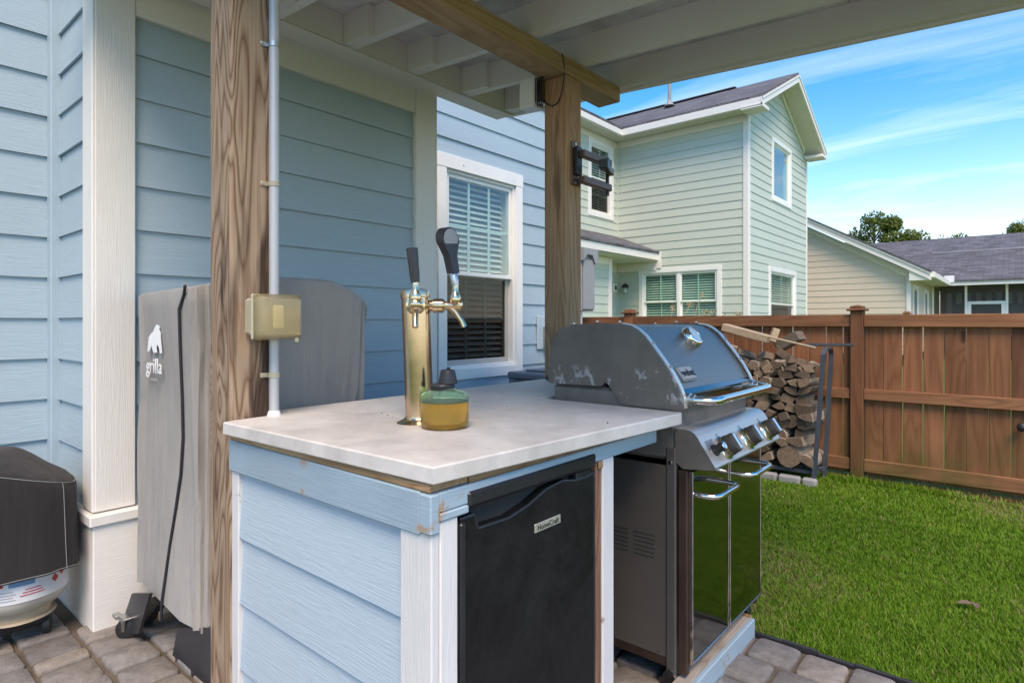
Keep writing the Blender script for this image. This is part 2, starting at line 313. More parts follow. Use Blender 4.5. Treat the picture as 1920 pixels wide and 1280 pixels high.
def fridge_mat():
    m = MT('pebbled_black_door'); v = m.noise(m.co((190, 190, 150)), 1.0, 2.0, 0.5); a = m.noise(m.co((5, 5, 5)), 1.0, 7.0, 0.75, 0.8)
    col = m.ramp(a, [(0.35, (0.004, 0.004, 0.005)), (0.7, (0.016, 0.016, 0.016))]); m.set(Base_Color=col, Specular_IOR_Level=0.28, Roughness=m.mr(a, 0.3, 0.7, 0.40, 0.62)); m.bump(v, 0.55, 0.002); return m.m
M['fridge'] = fridge_mat()
M['fridgetrim'] = plain('dark_fridge_trim', (0.017, 0.018, 0.022), 0.42, 0.25, 30, 0.05)
M['badge'] = plain('silver_badge', (0.52, 0.52, 0.45), 0.35, 0.05, 20, 0.0, metallic=0.5)
M['ink'] = plain('black_print', (0.02, 0.02, 0.02), 0.6, 0.0, 10, 0.0)
M['white_ink'] = plain('white_print', (0.82, 0.82, 0.82), 0.7, 0.03, 10, 0.0)
M['grey_ink'] = plain('faded_grey_print', (0.30, 0.295, 0.29), 0.8, 0.05, 10, 0.0)
M['red'] = plain('red_print', (0.55, 0.05, 0.04), 0.6, 0.05, 10, 0.0); M['blueink'] = plain('blue_print', (0.12, 0.25, 0.42), 0.6, 0.05, 10, 0.0)
def fabric(name, c, rough=0.9):
    m = MT(name); a = m.noise(m.co((2.2, 2.2, 1.2)), 1.0, 6.0, 0.65); w = m.noise(m.co((420, 420, 420)), 1.0, 2.0); f = m.noise(m.co((9, 9, 1.6)), 1.0, 3.0, 0.5, 0.4)
    col = m.mix(1.0, c, m.mr(a, 0.25, 0.75, 0.78, 1.18), 'MULTIPLY'); m.set(Base_Color=col, Roughness=rough, Specular_IOR_Level=0.2)
    m.b.inputs['Sheen Weight'].default_value = 0.15
    m.bump(m.ma('ADD', m.ma('MULTIPLY', f, 1.6), m.ma('MULTIPLY', w, 0.25)), 0.9, 0.03); return m.m
M['cover'] = fabric('grey_cover_fabric', (0.41, 0.392, 0.368)); M['bcover'] = fabric('black_cover_fabric', (0.030, 0.027, 0.028), 0.75)
M['zip'] = plain('black_zipper', (0.022, 0.022, 0.028), 0.6, 0.2, 90, 0.2)
M['thread'] = plain('grey_thread', (0.24, 0.26, 0.255), 0.8, 0.1, 90, 0.1)
M['darksteel'] = plain('dark_painted_steel', (0.045, 0.047, 0.056), 0.35, 0.25, 20, 0.06, metallic=0.3)
M['rackpaint'] = plain('grey_rack_paint', (0.055, 0.068, 0.088), 0.5, 0.2, 30, 0.1)
M['rubber'] = plain('black_rubber', (0.018, 0.018, 0.018), 0.5, 0.2, 60, 0.1)
M['zinc'] = metal('zinc_plate', (0.55, 0.56, 0.55), 0.38)
M['conduit'] = plain('grey_conduit', (0.48, 0.49, 0.51), 0.45, 0.08, 20, 0.05, metallic=0.25)
M['bronze'] = plain('dark_bronze_bracket', (0.15, 0.088, 0.068), 0.42, 0.2, 40, 0.05, metallic=0.5)
M['boxgrey'] = plain('utility_grey', (0.27, 0.28, 0.29), 0.5, 0.08, 40, 0.06)
M['acgrey'] = plain('condenser_grey', (0.235, 0.24, 0.27), 0.45, 0.1, 30, 0.05)
M['boxyel'] = plain('yellowed_box', (0.42, 0.38, 0.27), 0.45, 0.1, 30, 0.05)
def lens():
    m = MT('yellowed_clear_cover'); m.set(Base_Color=(0.96, 0.88, 0.66), Roughness=0.18, Transmission_Weight=0.88, IOR=1.35); return m.m
M['yelcover'] = lens()
M['ivory'] = plain('ivory_receptacle', (0.74, 0.66, 0.48), 0.45, 0.04, 20, 0.0)
def liquid():
    m = MT('amber_oil'); m.set(Base_Color=(0.80, 0.47, 0.10), Roughness=0.04, Transmission_Weight=0.82, IOR=1.33); return m.m
M['amber'] = liquid()
def bottleglass():
    m = MT('green_bottle_glass'); m.set(Base_Color=(0.66, 0.90, 0.68), Roughness=0.05, Transmission_Weight=0.92, IOR=1.2); return m.m
M['bottle'] = bottleglass()
M['tankwhite'] = plain('rust_stained_white', (0.52, 0.49, 0.42), 0.45, 0.25, 25, 0.1); M['tanklabel'] = plain('tank_label', (0.66, 0.68, 0.70), 0.5, 0.08, 30, 0.0)
M['tankring'] = plain('rusty_cream_ring', (0.40, 0.32, 0.22), 0.6, 0.3, 25, 0.2)
M['curtain'] = plain('striped_curtain_light', (0.42, 0.42, 0.42), 0.9, 0.1, 30, 0.1); M['curtaind'] = plain('striped_curtain_dark', (0.055, 0.055, 0.06), 0.9, 0.1, 30, 0.1)
M['stone'] = plain('grey_edging_stone', (0.30, 0.30, 0.30), 0.9, 0.2, 60, 0.4); M['edging'] = plain('black_edging', (0.025, 0.026, 0.03), 0.5, 0.2, 30, 0.1)
M['deadleaf'] = plain('dead_leaf', (0.16, 0.11, 0.085), 0.85, 0.2, 30, 0.2); M['straw'] = plain('dry_stem', (0.42, 0.33, 0.17), 0.8, 0.15, 30, 0.1)
M['whitedial'] = plain('white_dial', (0.72, 0.73, 0.72), 0.25, 0.03, 20, 0.0)
M['knob'] = plain('dark_knob_grip', (0.045, 0.037, 0.030), 0.6, 0.2, 40, 0.08)
M['olive'] = metal('knob_ring_bronze', (0.33, 0.30, 0.17), 0.3)
# ------------------------------------------------------------------ mesh helpers
class MB:
    def __init__(s): s.v = []; s.f = []; s.mi = []; s.cur = 0
    def add(s, vs, fs):
        o = len(s.v); s.v += [tuple(q) for q in vs]; s.f += [tuple(o+i for i in f) for f in fs]; s.mi += [s.cur]*len(fs); return s
    def box(s, x0, x1, y0, y1, z0, z1):
        x0, x1 = sorted((x0, x1)); y0, y1 = sorted((y0, y1)); z0, z1 = sorted((z0, z1))
        return s.add([(x0,y0,z0),(x1,y0,z0),(x1,y1,z0),(x0,y1,z0),(x0,y0,z1),(x1,y0,z1),(x1,y1,z1),(x0,y1,z1)],
                     [(0,3,2,1),(4,5,6,7),(0,1,5,4),(1,2,6,5),(2,3,7,6),(3,0,4,7)])
    def cbox(s, x0, x1, y0, y1, z0, z1, b=0.004, M4=None):
        x0, x1 = sorted((x0, x1)); y0, y1 = sorted((y0, y1)); z0, z1 = sorted((z0, z1))
        b = min(b, (x1-x0)*.45, (y1-y0)*.45, (z1-z0)*.45)
        X, Y, Z = (x0, x1), (y0, y1), (z0, z1); vs = []; idx = {}
        for i in (0, 1):
            for j in (0, 1):
                for k in (0, 1):
                    sx, sy, sz = (1-2*i)*b, (1-2*j)*b, (1-2*k)*b
                    for a, p in enumerate(((X[i], Y[j]+sy, Z[k]+sz), (X[i]+sx, Y[j], Z[k]+sz), (X[i]+sx, Y[j]+sy, Z[k]))):
                        idx[(i,j,k,a)] = len(vs); vs.append(p)
        g = lambda i,j,k,a: idx[(i,j,k,a)]; fs = []
        def q(*l): fs.append(tuple(l))
        q(g(0,0,0,0),g(0,0,1,0),g(0,1,1,0),g(0,1,0,0)); q(g(1,0,0,0),g(1,1,0,0),g(1,1,1,0),g(1,0,1,0))
        q(g(0,0,0,1),g(1,0,0,1),g(1,0,1,1),g(0,0,1,1)); q(g(0,1,0,1),g(0,1,1,1),g(1,1,1,1),g(1,1,0,1))
        q(g(0,0,0,2),g(0,1,0,2),g(1,1,0,2),g(1,0,0,2)); q(g(0,0,1,2),g(1,0,1,2),g(1,1,1,2),g(0,1,1,2))
        for j in (0,1):
            for k in (0,1): q(g(0,j,k,1),g(1,j,k,1),g(1,j,k,2),g(0,j,k,2))
        for i in (0,1):
            for k in (0,1): q(g(i,0,k,0),g(i,1,k,0),g(i,1,k,2),g(i,0,k,2))
        for i in (0,1):
            for j in (0,1): q(g(i,j,0,0),g(i,j,1,0),g(i,j,1,1),g(i,j,0,1))
        for i in (0,1):
            for j in (0,1):
                for k in (0,1): q(g(i,j,k,0),g(i,j,k,1),g(i,j,k,2))
        if M4 is not None: vs = [M4 @ Vector(p) for p in vs]
        return s.add(vs, fs)
    def prism(s, poly, axis, a0, a1):
        n = len(poly)
        def P(p, a): return {'x': (a, p[0], p[1]), 'y': (p[0], a, p[1]), 'z': (p[0], p[1], a)}[axis]
        vs = [P(p, a0) for p in poly] + [P(p, a1) for p in poly]
        return s.add(vs, [tuple(range(n-1, -1, -1)), tuple(range(n, 2*n))] + [(i, (i+1) % n, n+(i+1) % n, n+i) for i in range(n)])
    def tube(s, pts, r, n=10, cap=True):
        pts = [Vector(p) for p in pts]; rs = r if isinstance(r, (list, tuple)) else [r]*len(pts)
        ring = []; up = Vector((0, 0, 1)); prev = None
        for i, p in enumerate(pts):
            t = (pts[min(i+1, len(pts)-1)] - pts[max(i-1, 0)]).normalized()
            if prev is None:
                a = t.cross(up if abs(t.z) < 0.9 else Vector((1, 0, 0))).normalized()
            else: a = (prev - t*prev.dot(t)).normalized()
            prev = a; b = t.cross(a)
            ring.append([p + (a*math.cos(q) + b*math.sin(q))*rs[i] for q in (2*math.pi*k/n for k in range(n))])
        vs = [q for rr in ring for q in rr]; fs = []
        for i in range(len(pts)-1):
            for k in range(n): fs.append((i*n+k, i*n+(k+1) % n, (i+1)*n+(k+1) % n, (i+1)*n+k))
        if cap: fs += [tuple(range(n-1, -1, -1)), tuple((len(pts)-1)*n+k for k in range(n))]
        return s.add(vs, fs)
    def lathe(s, prof, c, ax=(0, 0, 1), n=28):
        ax = Vector(ax).normalized(); a = ax.cross(Vector((1, 0, 0)) if abs(ax.x) < 0.9 else Vector((0, 1, 0))).normalized(); b = ax.cross(a); c = Vector(c)
        vs = [c + ax*h + (a*math.cos(2*math.pi*k/n) + b*math.sin(2*math.pi*k/n))*max(r, 1e-5) for r, h in prof for k in range(n)]
        fs = [(i*n+k, i*n+(k+1) % n, (i+1)*n+(k+1) % n, (i+1)*n+k) for i in range(len(prof)-1) for k in range(n)]
        if prof[0][0] > 1e-4: fs.append(tuple(range(n-1, -1, -1)))
        if prof[-1][0] > 1e-4: fs.append(tuple((len(prof)-1)*n+k for k in range(n)))
        return s.add(vs, fs)
    def build(s, name, mat, parent=None, smooth=None):
        base = parent_base(parent)
        me = bpy.data.meshes.new(name)
        me.from_pydata([(v[0]-base[0], v[1]-base[1], v[2]-base[2]) for v in s.v], [], s.f)
        mats = mat if isinstance(mat, (list, tuple)) else [mat]
        for q in mats: me.materials.append(q)
        if len(mats) > 1: me.polygons.foreach_set('material_index', s.mi)
        bm = bmesh.new(); bm.from_mesh(me); bmesh.ops.recalc_face_normals(bm, faces=bm.faces); bm.to_mesh(me); bm.free()
        if smooth:
            me.shade_smooth(); me.set_sharp_from_angle(angle=R(smooth))
        me.update()
        o = bpy.data.objects.new(name, me); COL.objects.link(o)
        if parent is not None: o.parent = parent
        return o
BASE = {}
def parent_base(p):
    b = Vector((0, 0, 0))
    while p is not None: b = b + Vector(p.location); p = p.parent
    return b
def thing(name, label, cat, loc=(0, 0, 0), group=None):
    o = bpy.data.objects.new(name, None); COL.objects.link(o); o.location = loc; o.empty_display_size = 0.1
    return tag(o, label, cat, group)
def tag(o, label, cat, group=None):
    o['label'] = label; o['category'] = cat
    if group: o['group'] = group
    return o
def struct(o): o['kind'] = 'structure'; return o
def one(name, m, label, cat, mat, group=None, smooth=None):
    """a thing that is one mesh, origin moved to its base"""
    vs = np.array(m.v); base = Vector(((vs[:, 0].min()+vs[:, 0].max())/2, (vs[:, 1].min()+vs[:, 1].max())/2, vs[:, 2].min()))
    m.v = [(a-base[0], b-base[1], c-base[2]) for a, b, c in m.v]
    o = m.build(name, mat, None, smooth); o.location = base
    return tag(o, label, cat, group)
def cb(name, mat, parent, *a, b=0.004): return MB().cbox(*a, b=b).build(name, mat, parent)
def text_mesh(body, size, mat, parent, origin, xdir, ydir, name='lettering', depth=0.0008, align='CENTER', shear=0.0, bold=0.0):
    cu = bpy.data.curves.new('t', 'FONT'); cu.body = body; cu.size = size; cu.extrude = depth; cu.align_x = align; cu.align_y = 'CENTER'; cu.resolution_u = 3; cu.offset = bold
    to = bpy.data.objects.new('t', cu); COL.objects.link(to)
    me = bpy.data.meshes.new_from_object(to.evaluated_get(bpy.context.evaluated_depsgraph_get()))
    bpy.data.objects.remove(to); bpy.data.curves.remove(cu)
    xd = Vector(xdir).normalized(); yd = Vector(ydir).normalized(); zd = xd.cross(yd)
    Mx = Matrix((xd, yd, zd)).transposed().to_4x4(); Mx.translation = Vector(origin) - parent_base(parent)
    me.transform(Mx); me.materials.clear(); me.materials.append(mat); me.name = name
    o = bpy.data.objects.new(name, me); COL.objects.link(o); o.parent = parent; return o
def plank(name, mat, parent, plane, pos, out, b0, b1, t0, t1, zb, zt, f0, f1):
    """lap board: bottom span b0..b1 at zb, top span t0..t1 at zt; f0/f1 front offsets at zb/zt"""
    th = 0.009
    def P(a, n, z): return (pos+out*n, a, z) if plane == 'x' else (a, pos+out*n, z)
    vs = [P(b0, f0-th, zb), P(b1, f0-th, zb), P(b1, f0, zb), P(b0, f0, zb), P(t0, f1-th, zt), P(t1, f1-th, zt), P(t1, f1, zt), P(t0, f1, zt)]
    return MB().add(vs, [(0,1,2,3),(4,5,6,7),(0,1,5,4),(1,2,6,5),(2,3,7,6),(3,0,4,7)]).build(name, mat, parent)
def siding(parent, mat, plane, pos, out, a0, a1, z0, z1, zref, ex, holes=(), gable=None, name='siding_board', lap=0.024, proud=0.018, join=False):
    k = math.floor((z0 - zref)/ex + 1e-6); made = []
    while True:
        zb = zref + k*ex; k += 1
        if zb >= z1 - 1e-4: break
        lo, hi = max(zb, z0), min(zb + ex + lap, z1 + (0.0))
        if hi - lo < 0.01: continue
        jit = random.uniform(-0.0012, 0.0012)
        fo = lambda z: proud + jit - (z - zb)/(ex + lap)*(proud - 0.004)
        segs = [(a0, a1, lo, hi)]
        for (h0, h1, hz0, hz1) in holes:
            ns = []
            for (p, q, u, w) in segs:
                if h1 <= p or h0 >= q or hz1 <= u or hz0 >= w: ns.append((p, q, u, w)); continue
                if p < h0: ns.append((p, h0, u, w))
                if q > h1: ns.append((h1, q, u, w))
                if w > hz1 and hz1 < zb + ex: ns.append((max(p, h0), min(q, h1), hz1, w))
                if u < hz0: ns.append((max(p, h0), min(q, h1), u, hz0))
            segs = ns
        for (p, q, u, w) in segs:
            if q - p < 0.01 or w - u < 0.006: continue
            b0, b1, t0, t1 = p, q, p, q
            if gable:
                ap, zp, mL, mR = gable
                b0 = max(p, ap - (zp-u)/mL); b1 = min(q, ap + (zp-u)/mR)
                w = min(w, zp - 0.002); t0 = max(p, ap - (zp-w)/mL); t1 = min(q, ap + (zp-w)/mR)
                if b1 - b0 < 0.02: continue
            made.append(plank(name, mat, parent, plane, pos, out, b0, b1, t0, t1, u, w, fo(u), fo(w)))
    return made
def window(parent, plane, pos, out, a0, a1, z0, z1, cw=0.09, units=1, cols=3, rows=2, glass='glass', low='screenglass', slats=0, label=None, single=False, depth=0.14, sepslats=False, midz=0.5, zcut=None, casing_top=None):
    """casing outer rectangle a0..a1, z0..z1; parts: window > casing, sash, pane, muntin, slat"""
    def bx(mb, p, q, n0, n1, u, w, b=0.003):
        if plane == 'x': return mb.cbox(pos+out*n0, pos+out*n1, p, q, u, w, b)
        return mb.cbox(p, q, pos+out*n0, pos+out*n1, u, w, b)
    ct = casing_top or cw
    fr = MB(); i0, i1, j0, j1 = a0+cw, a1-cw, z0+cw, z1-ct; fw = 0.025
    bx(fr, i0, i0+fw, -depth, 0.012, j0, j1); bx(fr, i1-fw, i1, -depth, 0.012, j0, j1); bx(fr, i0+fw, i1-fw, -depth, 0.012, j1-fw, j1); bx(fr, i0+fw, i1-fw, -depth, 0.014, j0, j0+fw)
    uw = (i1-i0-2*fw)/units
    for u in range(1, units): bx(fr, i0+fw+u*uw-0.035, i0+fw+u*uw+0.035, -depth, 0.018, j0+fw, j1-fw)
    root = fr.build('window', M['pvc'], parent)
    if label: root['label'] = label
    for nm, r in (('casing', (a0, i0, z0, z1-ct)), ('casing', (i1, a1, z0, z1-ct)), ('casing', (i0, i1, z0, j0)), ('casing', (a0-0.004, a1+0.004, z1-ct, z1))):
        bx(MB(), r[0], r[1], -0.01, 0.034 if r[2] != z1-ct else 0.036, r[2], r[3]).build(nm, M['pvc'], root)
    sh = MB()
    bx(sh, i0-0.02, i1+0.02, -depth-0.30, -depth-0.29, j0-0.02, j1+0.02, 0.001); bx(sh, i0-0.02, i0-0.01, -depth-0.29, -0.012, j0-0.02, j1+0.02, 0.001); bx(sh, i1+0.01, i1+0.02, -depth-0.29, -0.012, j0-0.02, j1+0.02, 0.001)
    bx(sh, i0-0.01, i1+0.01, -depth-0.29, -0.012, j1+0.01, j1+0.02, 0.001); bx(sh, i0-0.01, i1+0.01, -depth-0.29, -0.012, j0-0.02, j0-0.01, 0.001)
    sh.build('room_shell', M['room'], root)
    for u in range(units):
        p = i0+fw+u*uw + (0.035 if u else 0); q = i0+fw+(u+1)*uw - (0.035 if u < units-1 else 0)
        zm = j0 + (j1-j0)*midz
        parts = [(j0+fw, j1-fw, -0.02, glass)] if single else [(zm, j1-fw, -0.014, glass), (j0+fw, zm+0.03, -0.05, low)]
        for (u0, u1, nn, gm) in parts:
            sw = 0.032 if gm != 'screenglass' else 0.04
            sa = MB(); bx(sa, p, p+sw, nn-0.03, nn+0.012, u0, u1); bx(sa, q-sw, q, nn-0.03, nn+0.012, u0, u1); bx(sa, p+sw, q-sw, nn-0.03, nn+0.012, u1-sw, u1); bx(sa, p+sw, q-sw, nn-0.03, nn+0.012, u0, u0+sw)
            sa.build('sash', M['screenframe'] if gm == 'screenglass' else M['pvc'], root)
            bx(MB(), p+sw-0.004, q-sw+0.004, nn-0.002, nn+0.002, u0+sw-0.004, u1-sw+0.004, 0.0005).build('pane', M[gm], root)
            mw = 0.009 if plane == 'x' and sepslats else 0.011
            for c in range(1, cols):
                xm = p+sw+(q-p-2*sw)*c/cols; bx(MB(), xm-mw, xm+mw, nn-0.016, nn-0.006, u0+sw, u1-sw, 0.001).build('muntin', M['muntin'], root)
            for r_ in range(1, rows):
                zq = u0+sw+(u1-u0-2*sw)*r_/rows; bx(MB(), p+sw, q-sw, nn-0.0165, nn-0.0065, zq-mw, zq+mw, 0.001).build('muntin', M['muntin'], root)
        if slats:
            pitch = slats; nS = int((j1-j0-2*fw-0.04)/pitch); nb = -0.105 if not single else -0.09; joined = MB(); mesh0 = None
            tl = R(38)
            for k in range(nS):
                zc = j1-fw-0.05-k*pitch
                hw = 0.024; dz = hw*math.sin(tl); dn = hw*math.cos(tl)
                def P(a, n, z): return (pos+out*n, a, z) if plane == 'x' else (a, pos+out*n, z)
                vs = [P(p+0.02, nb-dn, zc+dz), P(q-0.02, nb-dn, zc+dz), P(q-0.02, nb, zc+0.004), P(p+0.02, nb, zc+0.004), P(q-0.02, nb+dn, zc-dz), P(p+0.02, nb+dn, zc-dz)]
                vs += [(v[0], v[1], v[2]-0.0025) for v in vs]
                fs = [(0,1,2,3),(3,2,4,5),(6,9,8,7),(9,11,10,8),(0,6,7,1),(5,4,10,11)]
                if sepslats: MB().add(vs, fs).build('blind_slat', M['slat'], root)
                else: joined.add(vs, fs)
            if joined.v:
                jb = joined.build('blind', M['slatg'], root); jb['kind'] = 'stuff'
            if sepslats:
                cd = MB()
                for fr_ in (0.1, 0.42, 0.75):
                    aa = p+(q-p)*fr_
                    for da in (-0.012, 0.012): bx(cd, aa+da-0.001, aa+da+0.001, nb+0.021, nb+0.023, j0+0.08, j1-fw, 0.0003)
                cd.build('blind_cord', M['slat'], root)
    return root
# ------------------------------------------------------------------ ground
GZ = -0.030
struct(MB().add([(-400, -400, GZ), (400, -400, GZ), (400, 600, GZ), (-400, 600, GZ)], [(0, 1, 2, 3)]).build('lawn', M['lawn']))
PY1 = 2.362
patio = struct(MB().box(-3.36, 3.4, -3.6, PY1, -0.09, -0.016).build('patio', M['sand']))  # unseen paving extended beyond view to bounce neutral light onto the ceiling
def paver_mesh(mb, x0, x1, y0, y1, z, rs):
    """tumbled stone: rounded outline, soft domed top"""
    g = 0.0055; cxx, cyy = (x0+x1)/2, (y0+y1)/2; hx, hy = (x1-x0)/2-g, (y1-y0)/2-g; n = 20; ang = [2*math.pi*k/n for k in range(n)]
    out = []
    for a in ang:
        c, s_ = math.cos(a), math.sin(a); e = 0.22
        out.append((math.copysign(abs(c)**e, c)*hx*rs.uniform(0.975, 1.01), math.copysign(abs(s_)**e, s_)*hy*rs.uniform(0.975, 1.01)))
    tx, ty = rs.uniform(-0.012, 0.012), rs.uniform(-0.012, 0.012); vs = []
    for sc_, dz in ((1.0, -0.05), (1.0, -0.012), (0.975, -0.005), (0.91, -0.0005)):
        for (a, b) in out:
            vs.append((cxx+a*sc_, cyy+b*sc_, z+dz+tx*a+ty*b))
    vs.append((cxx, cyy, z+0.0012)); fs = []
    for r_ in range(3):
        for k in range(n): fs.append((r_*n+k, r_*n+(k+1) % n, (r_+1)*n+(k+1) % n, (r_+1)*n+k))
    for k in range(n): fs.append((3*n+k, 3*n+(k+1) % n, 4*n))
    mb.add(vs, fs)
rs = random.Random(5); rest = MB(); ROW = 0.1685; y1 = PY1; npv = 0; row = 0
while y1 > -3.4:
    y0 = y1 - ROW; x = -3.34 + rs.uniform(-0.08, 0.0)
    while x < 3.3:
        w = rs.choice((0.088, 0.135, 0.135, 0.165, 0.165)) if row else rs.choice((0.14, 0.155, 0.165))
        z = rs.uniform(-0.004, 0.004); xx1 = x + w
        if xx1 > -3.33 and not (y1 > 0.72 and xx1 < -2.70):
            near = (y1 > 1.9 and -0.95 < x < 0.15) or (x < -1.75 and 0.05 < y1 < 1.2) or (-1.25 < x < -0.8 and 1.4 < y1 < 2.0)
            if near and npv < 290:
                mb = MB(); paver_mesh(mb, max(x, -3.34), xx1, y0, y1, z, rs); o = mb.build('paver', M['paver'], patio, 50); npv += 1
            else: paver_mesh(rest, max(x, -3.34), xx1, y0, y1, z, rs)
        x = xx1
    y1 = y0; row += 1
rp = rest.build('paver_field', M['paver'], patio, 50); rp['kind'] = 'stuff'
ed = MB()
for k in range(34):
    xa = -0.80 + k*0.12; ed.cbox(xa, xa+0.1205, PY1+0.004 + 0.002*math.sin(k*1.7), PY1+0.016+0.002*math.sin(k*1.7), -0.06, 0.004+0.004*math.sin(k*2.3), 0.002)
tag(ed.build('lawn_edging', M['edging']), 'black plastic edging strip between the pavers and the lawn', 'edging')
# ------------------------------------------------------------------ blue house
ZB, EX = 1.394, 0.1803
XB, XW, YC, YE = -2.788, -3.342, 0.735, 2.52     # bump-out wall, main wall, near and far corner of the bump-out
bh = thing('blue_house', 'blue lap sided house with white columns and a double hung window', 'house', (XW, 2.5, GZ))
def bput(name, mat, *a, b=0.004): return cb(name, mat, bh, *a, b=b)
siding(bh, M['blue'], 'x', XB, 1, YC+0.13, YE-0.14, 0.42, 2.50, ZB, EX)
siding(bh, M['blue'], 'y', YC+0.015, -1, XW, XB-0.075, 0.42, 4.0, ZB, EX)
siding(bh, M['blue'], 'x', XW, 1, -3.2, YC, 0.32, 4.0, ZB, EX)
WY0, WY1, WZ0, WZ1 = 3.06, 4.052, 0.752, 2.475
siding(bh, M['blue'], 'x', XW, 1, YE-0.05, 4.90, 0.32, 4.0, 1.360, 0.1775, holes=[(WY0+0.05, WY1-0.05, WZ0+0.05, WZ1-0.05)])
hid = MB(); hid.box(XW-0.02, XW-0.012, -3.2, WY0+0.05, GZ, 5.6); hid.box(XW-0.02, XW-0.012, WY1-0.05, 4.95, GZ, 5.6); hid.box(XW-0.02, XW-0.012, WY0+0.05, WY1-0.05, GZ, WZ0+0.06); hid.box(XW-0.02, XW-0.012, WY0+0.05, WY1-0.05, WZ1-0.06, 5.6)
hid.box(XW-4.0, XW-0.02, 4.935, 4.95, GZ, 5.6); hid.box(XW, XB-0.02, YC+0.02, YC+0.03, GZ, 4.0); hid.box(XB-0.03, XB-0.022, YC+0.03, YE-0.03, GZ, 2.62); hid.box(XW, XB-0.02, YE-0.03, YE-0.022, GZ, 2.62)
hid.build('sheathing', M['bluev'], bh)
up = MB()
for k in range(9):
    z = 4.0 + k*EX
    for (y0, y1_) in ((-3.2, 4.89),): up.add([(XW+0.009, y0, z), (XW+0.018, y0, z), (XW+0.004, y0, z+EX+0.02), (XW-0.005, y0, z+EX+0.02), (XW+0.009, y1_, z), (XW+0.018, y1_, z), (XW+0.004, y1_, z+EX+0.02), (XW-0.005, y1_, z+EX+0.02)], [(0,1,2,3),(4,7,6,5),(1,5,6,2),(0,4,5,1)])
u_ = up.build('upper_siding', M['blue'], bh); u_['kind'] = 'stuff'
MB().prism([(XW+0.45, 5.55), (XW+0.45, 5.72), (XW-2.5, 7.6), (XW-5.4, 5.72), (XW-5.4, 5.55)], 'y', -3.5, 5.4).build('roof', M['shy'], bh)
# columns of the bump-out
for (y0, y1_) in ((YC-0.002, YC+0.140), (YE-0.158, YE+0.0)):
    bput('corner_board', M['white'], XB-0.03, -2.750, y0, y1_, 0.452, 2.62)
bput('corner_board', M['white'], XB-0.085, -2.752, YC-0.012, YC+0.006, 0.452, 4.0)
bput('corner_board', M['white'], XB-0.085, -2.752, YE-0.004, YE+0.014, 0.452, 2.62)
bput('header_board', M['whiteh'], XB-0.02, -2.754, YC+0.140, YE-0.158, 2.445, 2.600)
bput('crown_strip', M['whiteh'], XB-0.02, -2.735, YC+0.02, YE+0.02, 2.600, 2.640)
pc = MB(); pc.cbox(XB-0.14, -2.716, YC-0.028, YE+0.03, 0.404, 0.447, 0.005); pc.build('plinth_cap', M['whiteh'], bh)
pc = MB(); pc.cbox(XB-0.12, -2.729, YC-0.014, YE+0.02, GZ, 0.404, 0.004); pc.build('plinth', M['whiteh'], bh)
cb('plinth_cap', M['whiteh'], bh, XW, XB-0.141, YC-0.026, YC+0.01, 0.406, 0.445)
cb('plinth', M['whiteh'], bh, XW, XB-0.121, YC-0.012, YC+0.02, GZ, 0.406)
bput('corner_trim', M['bluev'], XW+0.003, XW+0.075, YC-0.030, YC+0.012, 0.45, 4.0)
bput('foundation', M['stone'], XW-0.05, XW+0.004, -3.2, YC, GZ, 0.32); bput('foundation', M['stone'], XW-0.05, XW+0.004, YE+0.03, 4.95, GZ, 0.32)
window(bh, 'x', XW, 1, WY0, WY1, WZ0, WZ1, cw=0.085, cols=3, rows=2, glass='glass', low='screenglass', slats=0.047, sepslats=True, midz=0.475, casing_top=0.105)
for (y, z, s_) in ((3.32, 2.423, 0.008), (3.93, 2.415, 0.006)): MB().lathe([(s_, 0), (s_, 0.004), (0, 0.006)], (XW+0.036, y, z), (1, 0, 0), 8).build('casing_plug', M['pvc'], bh)
bput('corner_board', M['white'], XW-0.01, XW+0.030, 4.885, 4.965, 0.3, 5.6)
# outlet plate on the wall behind the post and the grey disconnect box
ub = thing('wall_outlet', 'small blue painted outlet panel on the siding right of the window', 'outlet', (XW, 4.36, 1.0))
cb('back_plate', M['lblue'], ub, XW+0.016, XW+0.030, 4.265, 4.52, 0.955, 1.255); cb('cover', M['boxgrey'], ub, XW+0.0305, XW+0.075, 4.345, 4.47, 0.965, 1.165, b=0.008)
dbx = thing('disconnect_box', 'tall grey utility box with a rain hood at the far corner of the blue house', 'utility box', (XW+0.05, 5.0, 1.3))
b0 = at(1092, 560, X=-3.22); b1 = at(1116.5, 560, X=-3.22)
cb('enclosure', M['boxgrey'], dbx, -3.33, -3.235, b0.y, b1.y-0.012, at(1105, 583, X=-3.22).z, at(1105, 468, X=-3.22).z, b=0.006)
cb('door', M['boxgrey'], dbx, -3.2345, -3.215, b0.y+0.02, b1.y-0.02, at(1105, 582, X=-3.22).z+0.01, at(1105, 487, X=-3.22).z, b=0.004)
zh0, zh1 = at(1105, 489, X=-3.2).z, at(1105, 466, X=-3.2).z
MB().prism([(b0.y-0.01, zh1), (b1.y+0.01, zh1), (b1.y+0.01, zh0-0.02), (b1.y-0.04, zh0-0.02), (b1.y-0.09, zh0+0.06), (b0.y+0.05, zh0+0.06), (b0.y-0.01, zh0)], 'x', -3.2345, -3.195).build('rain_hood', M['boxgrey'], dbx)
MB().tube([(-3.285, b0.y+0.06, GZ), (-3.285, b0.y+0.06, at(1105, 583, X=-3.22).z+0.01)], 0.022, 10).build('conduit', M['conduit'], dbx, 40)
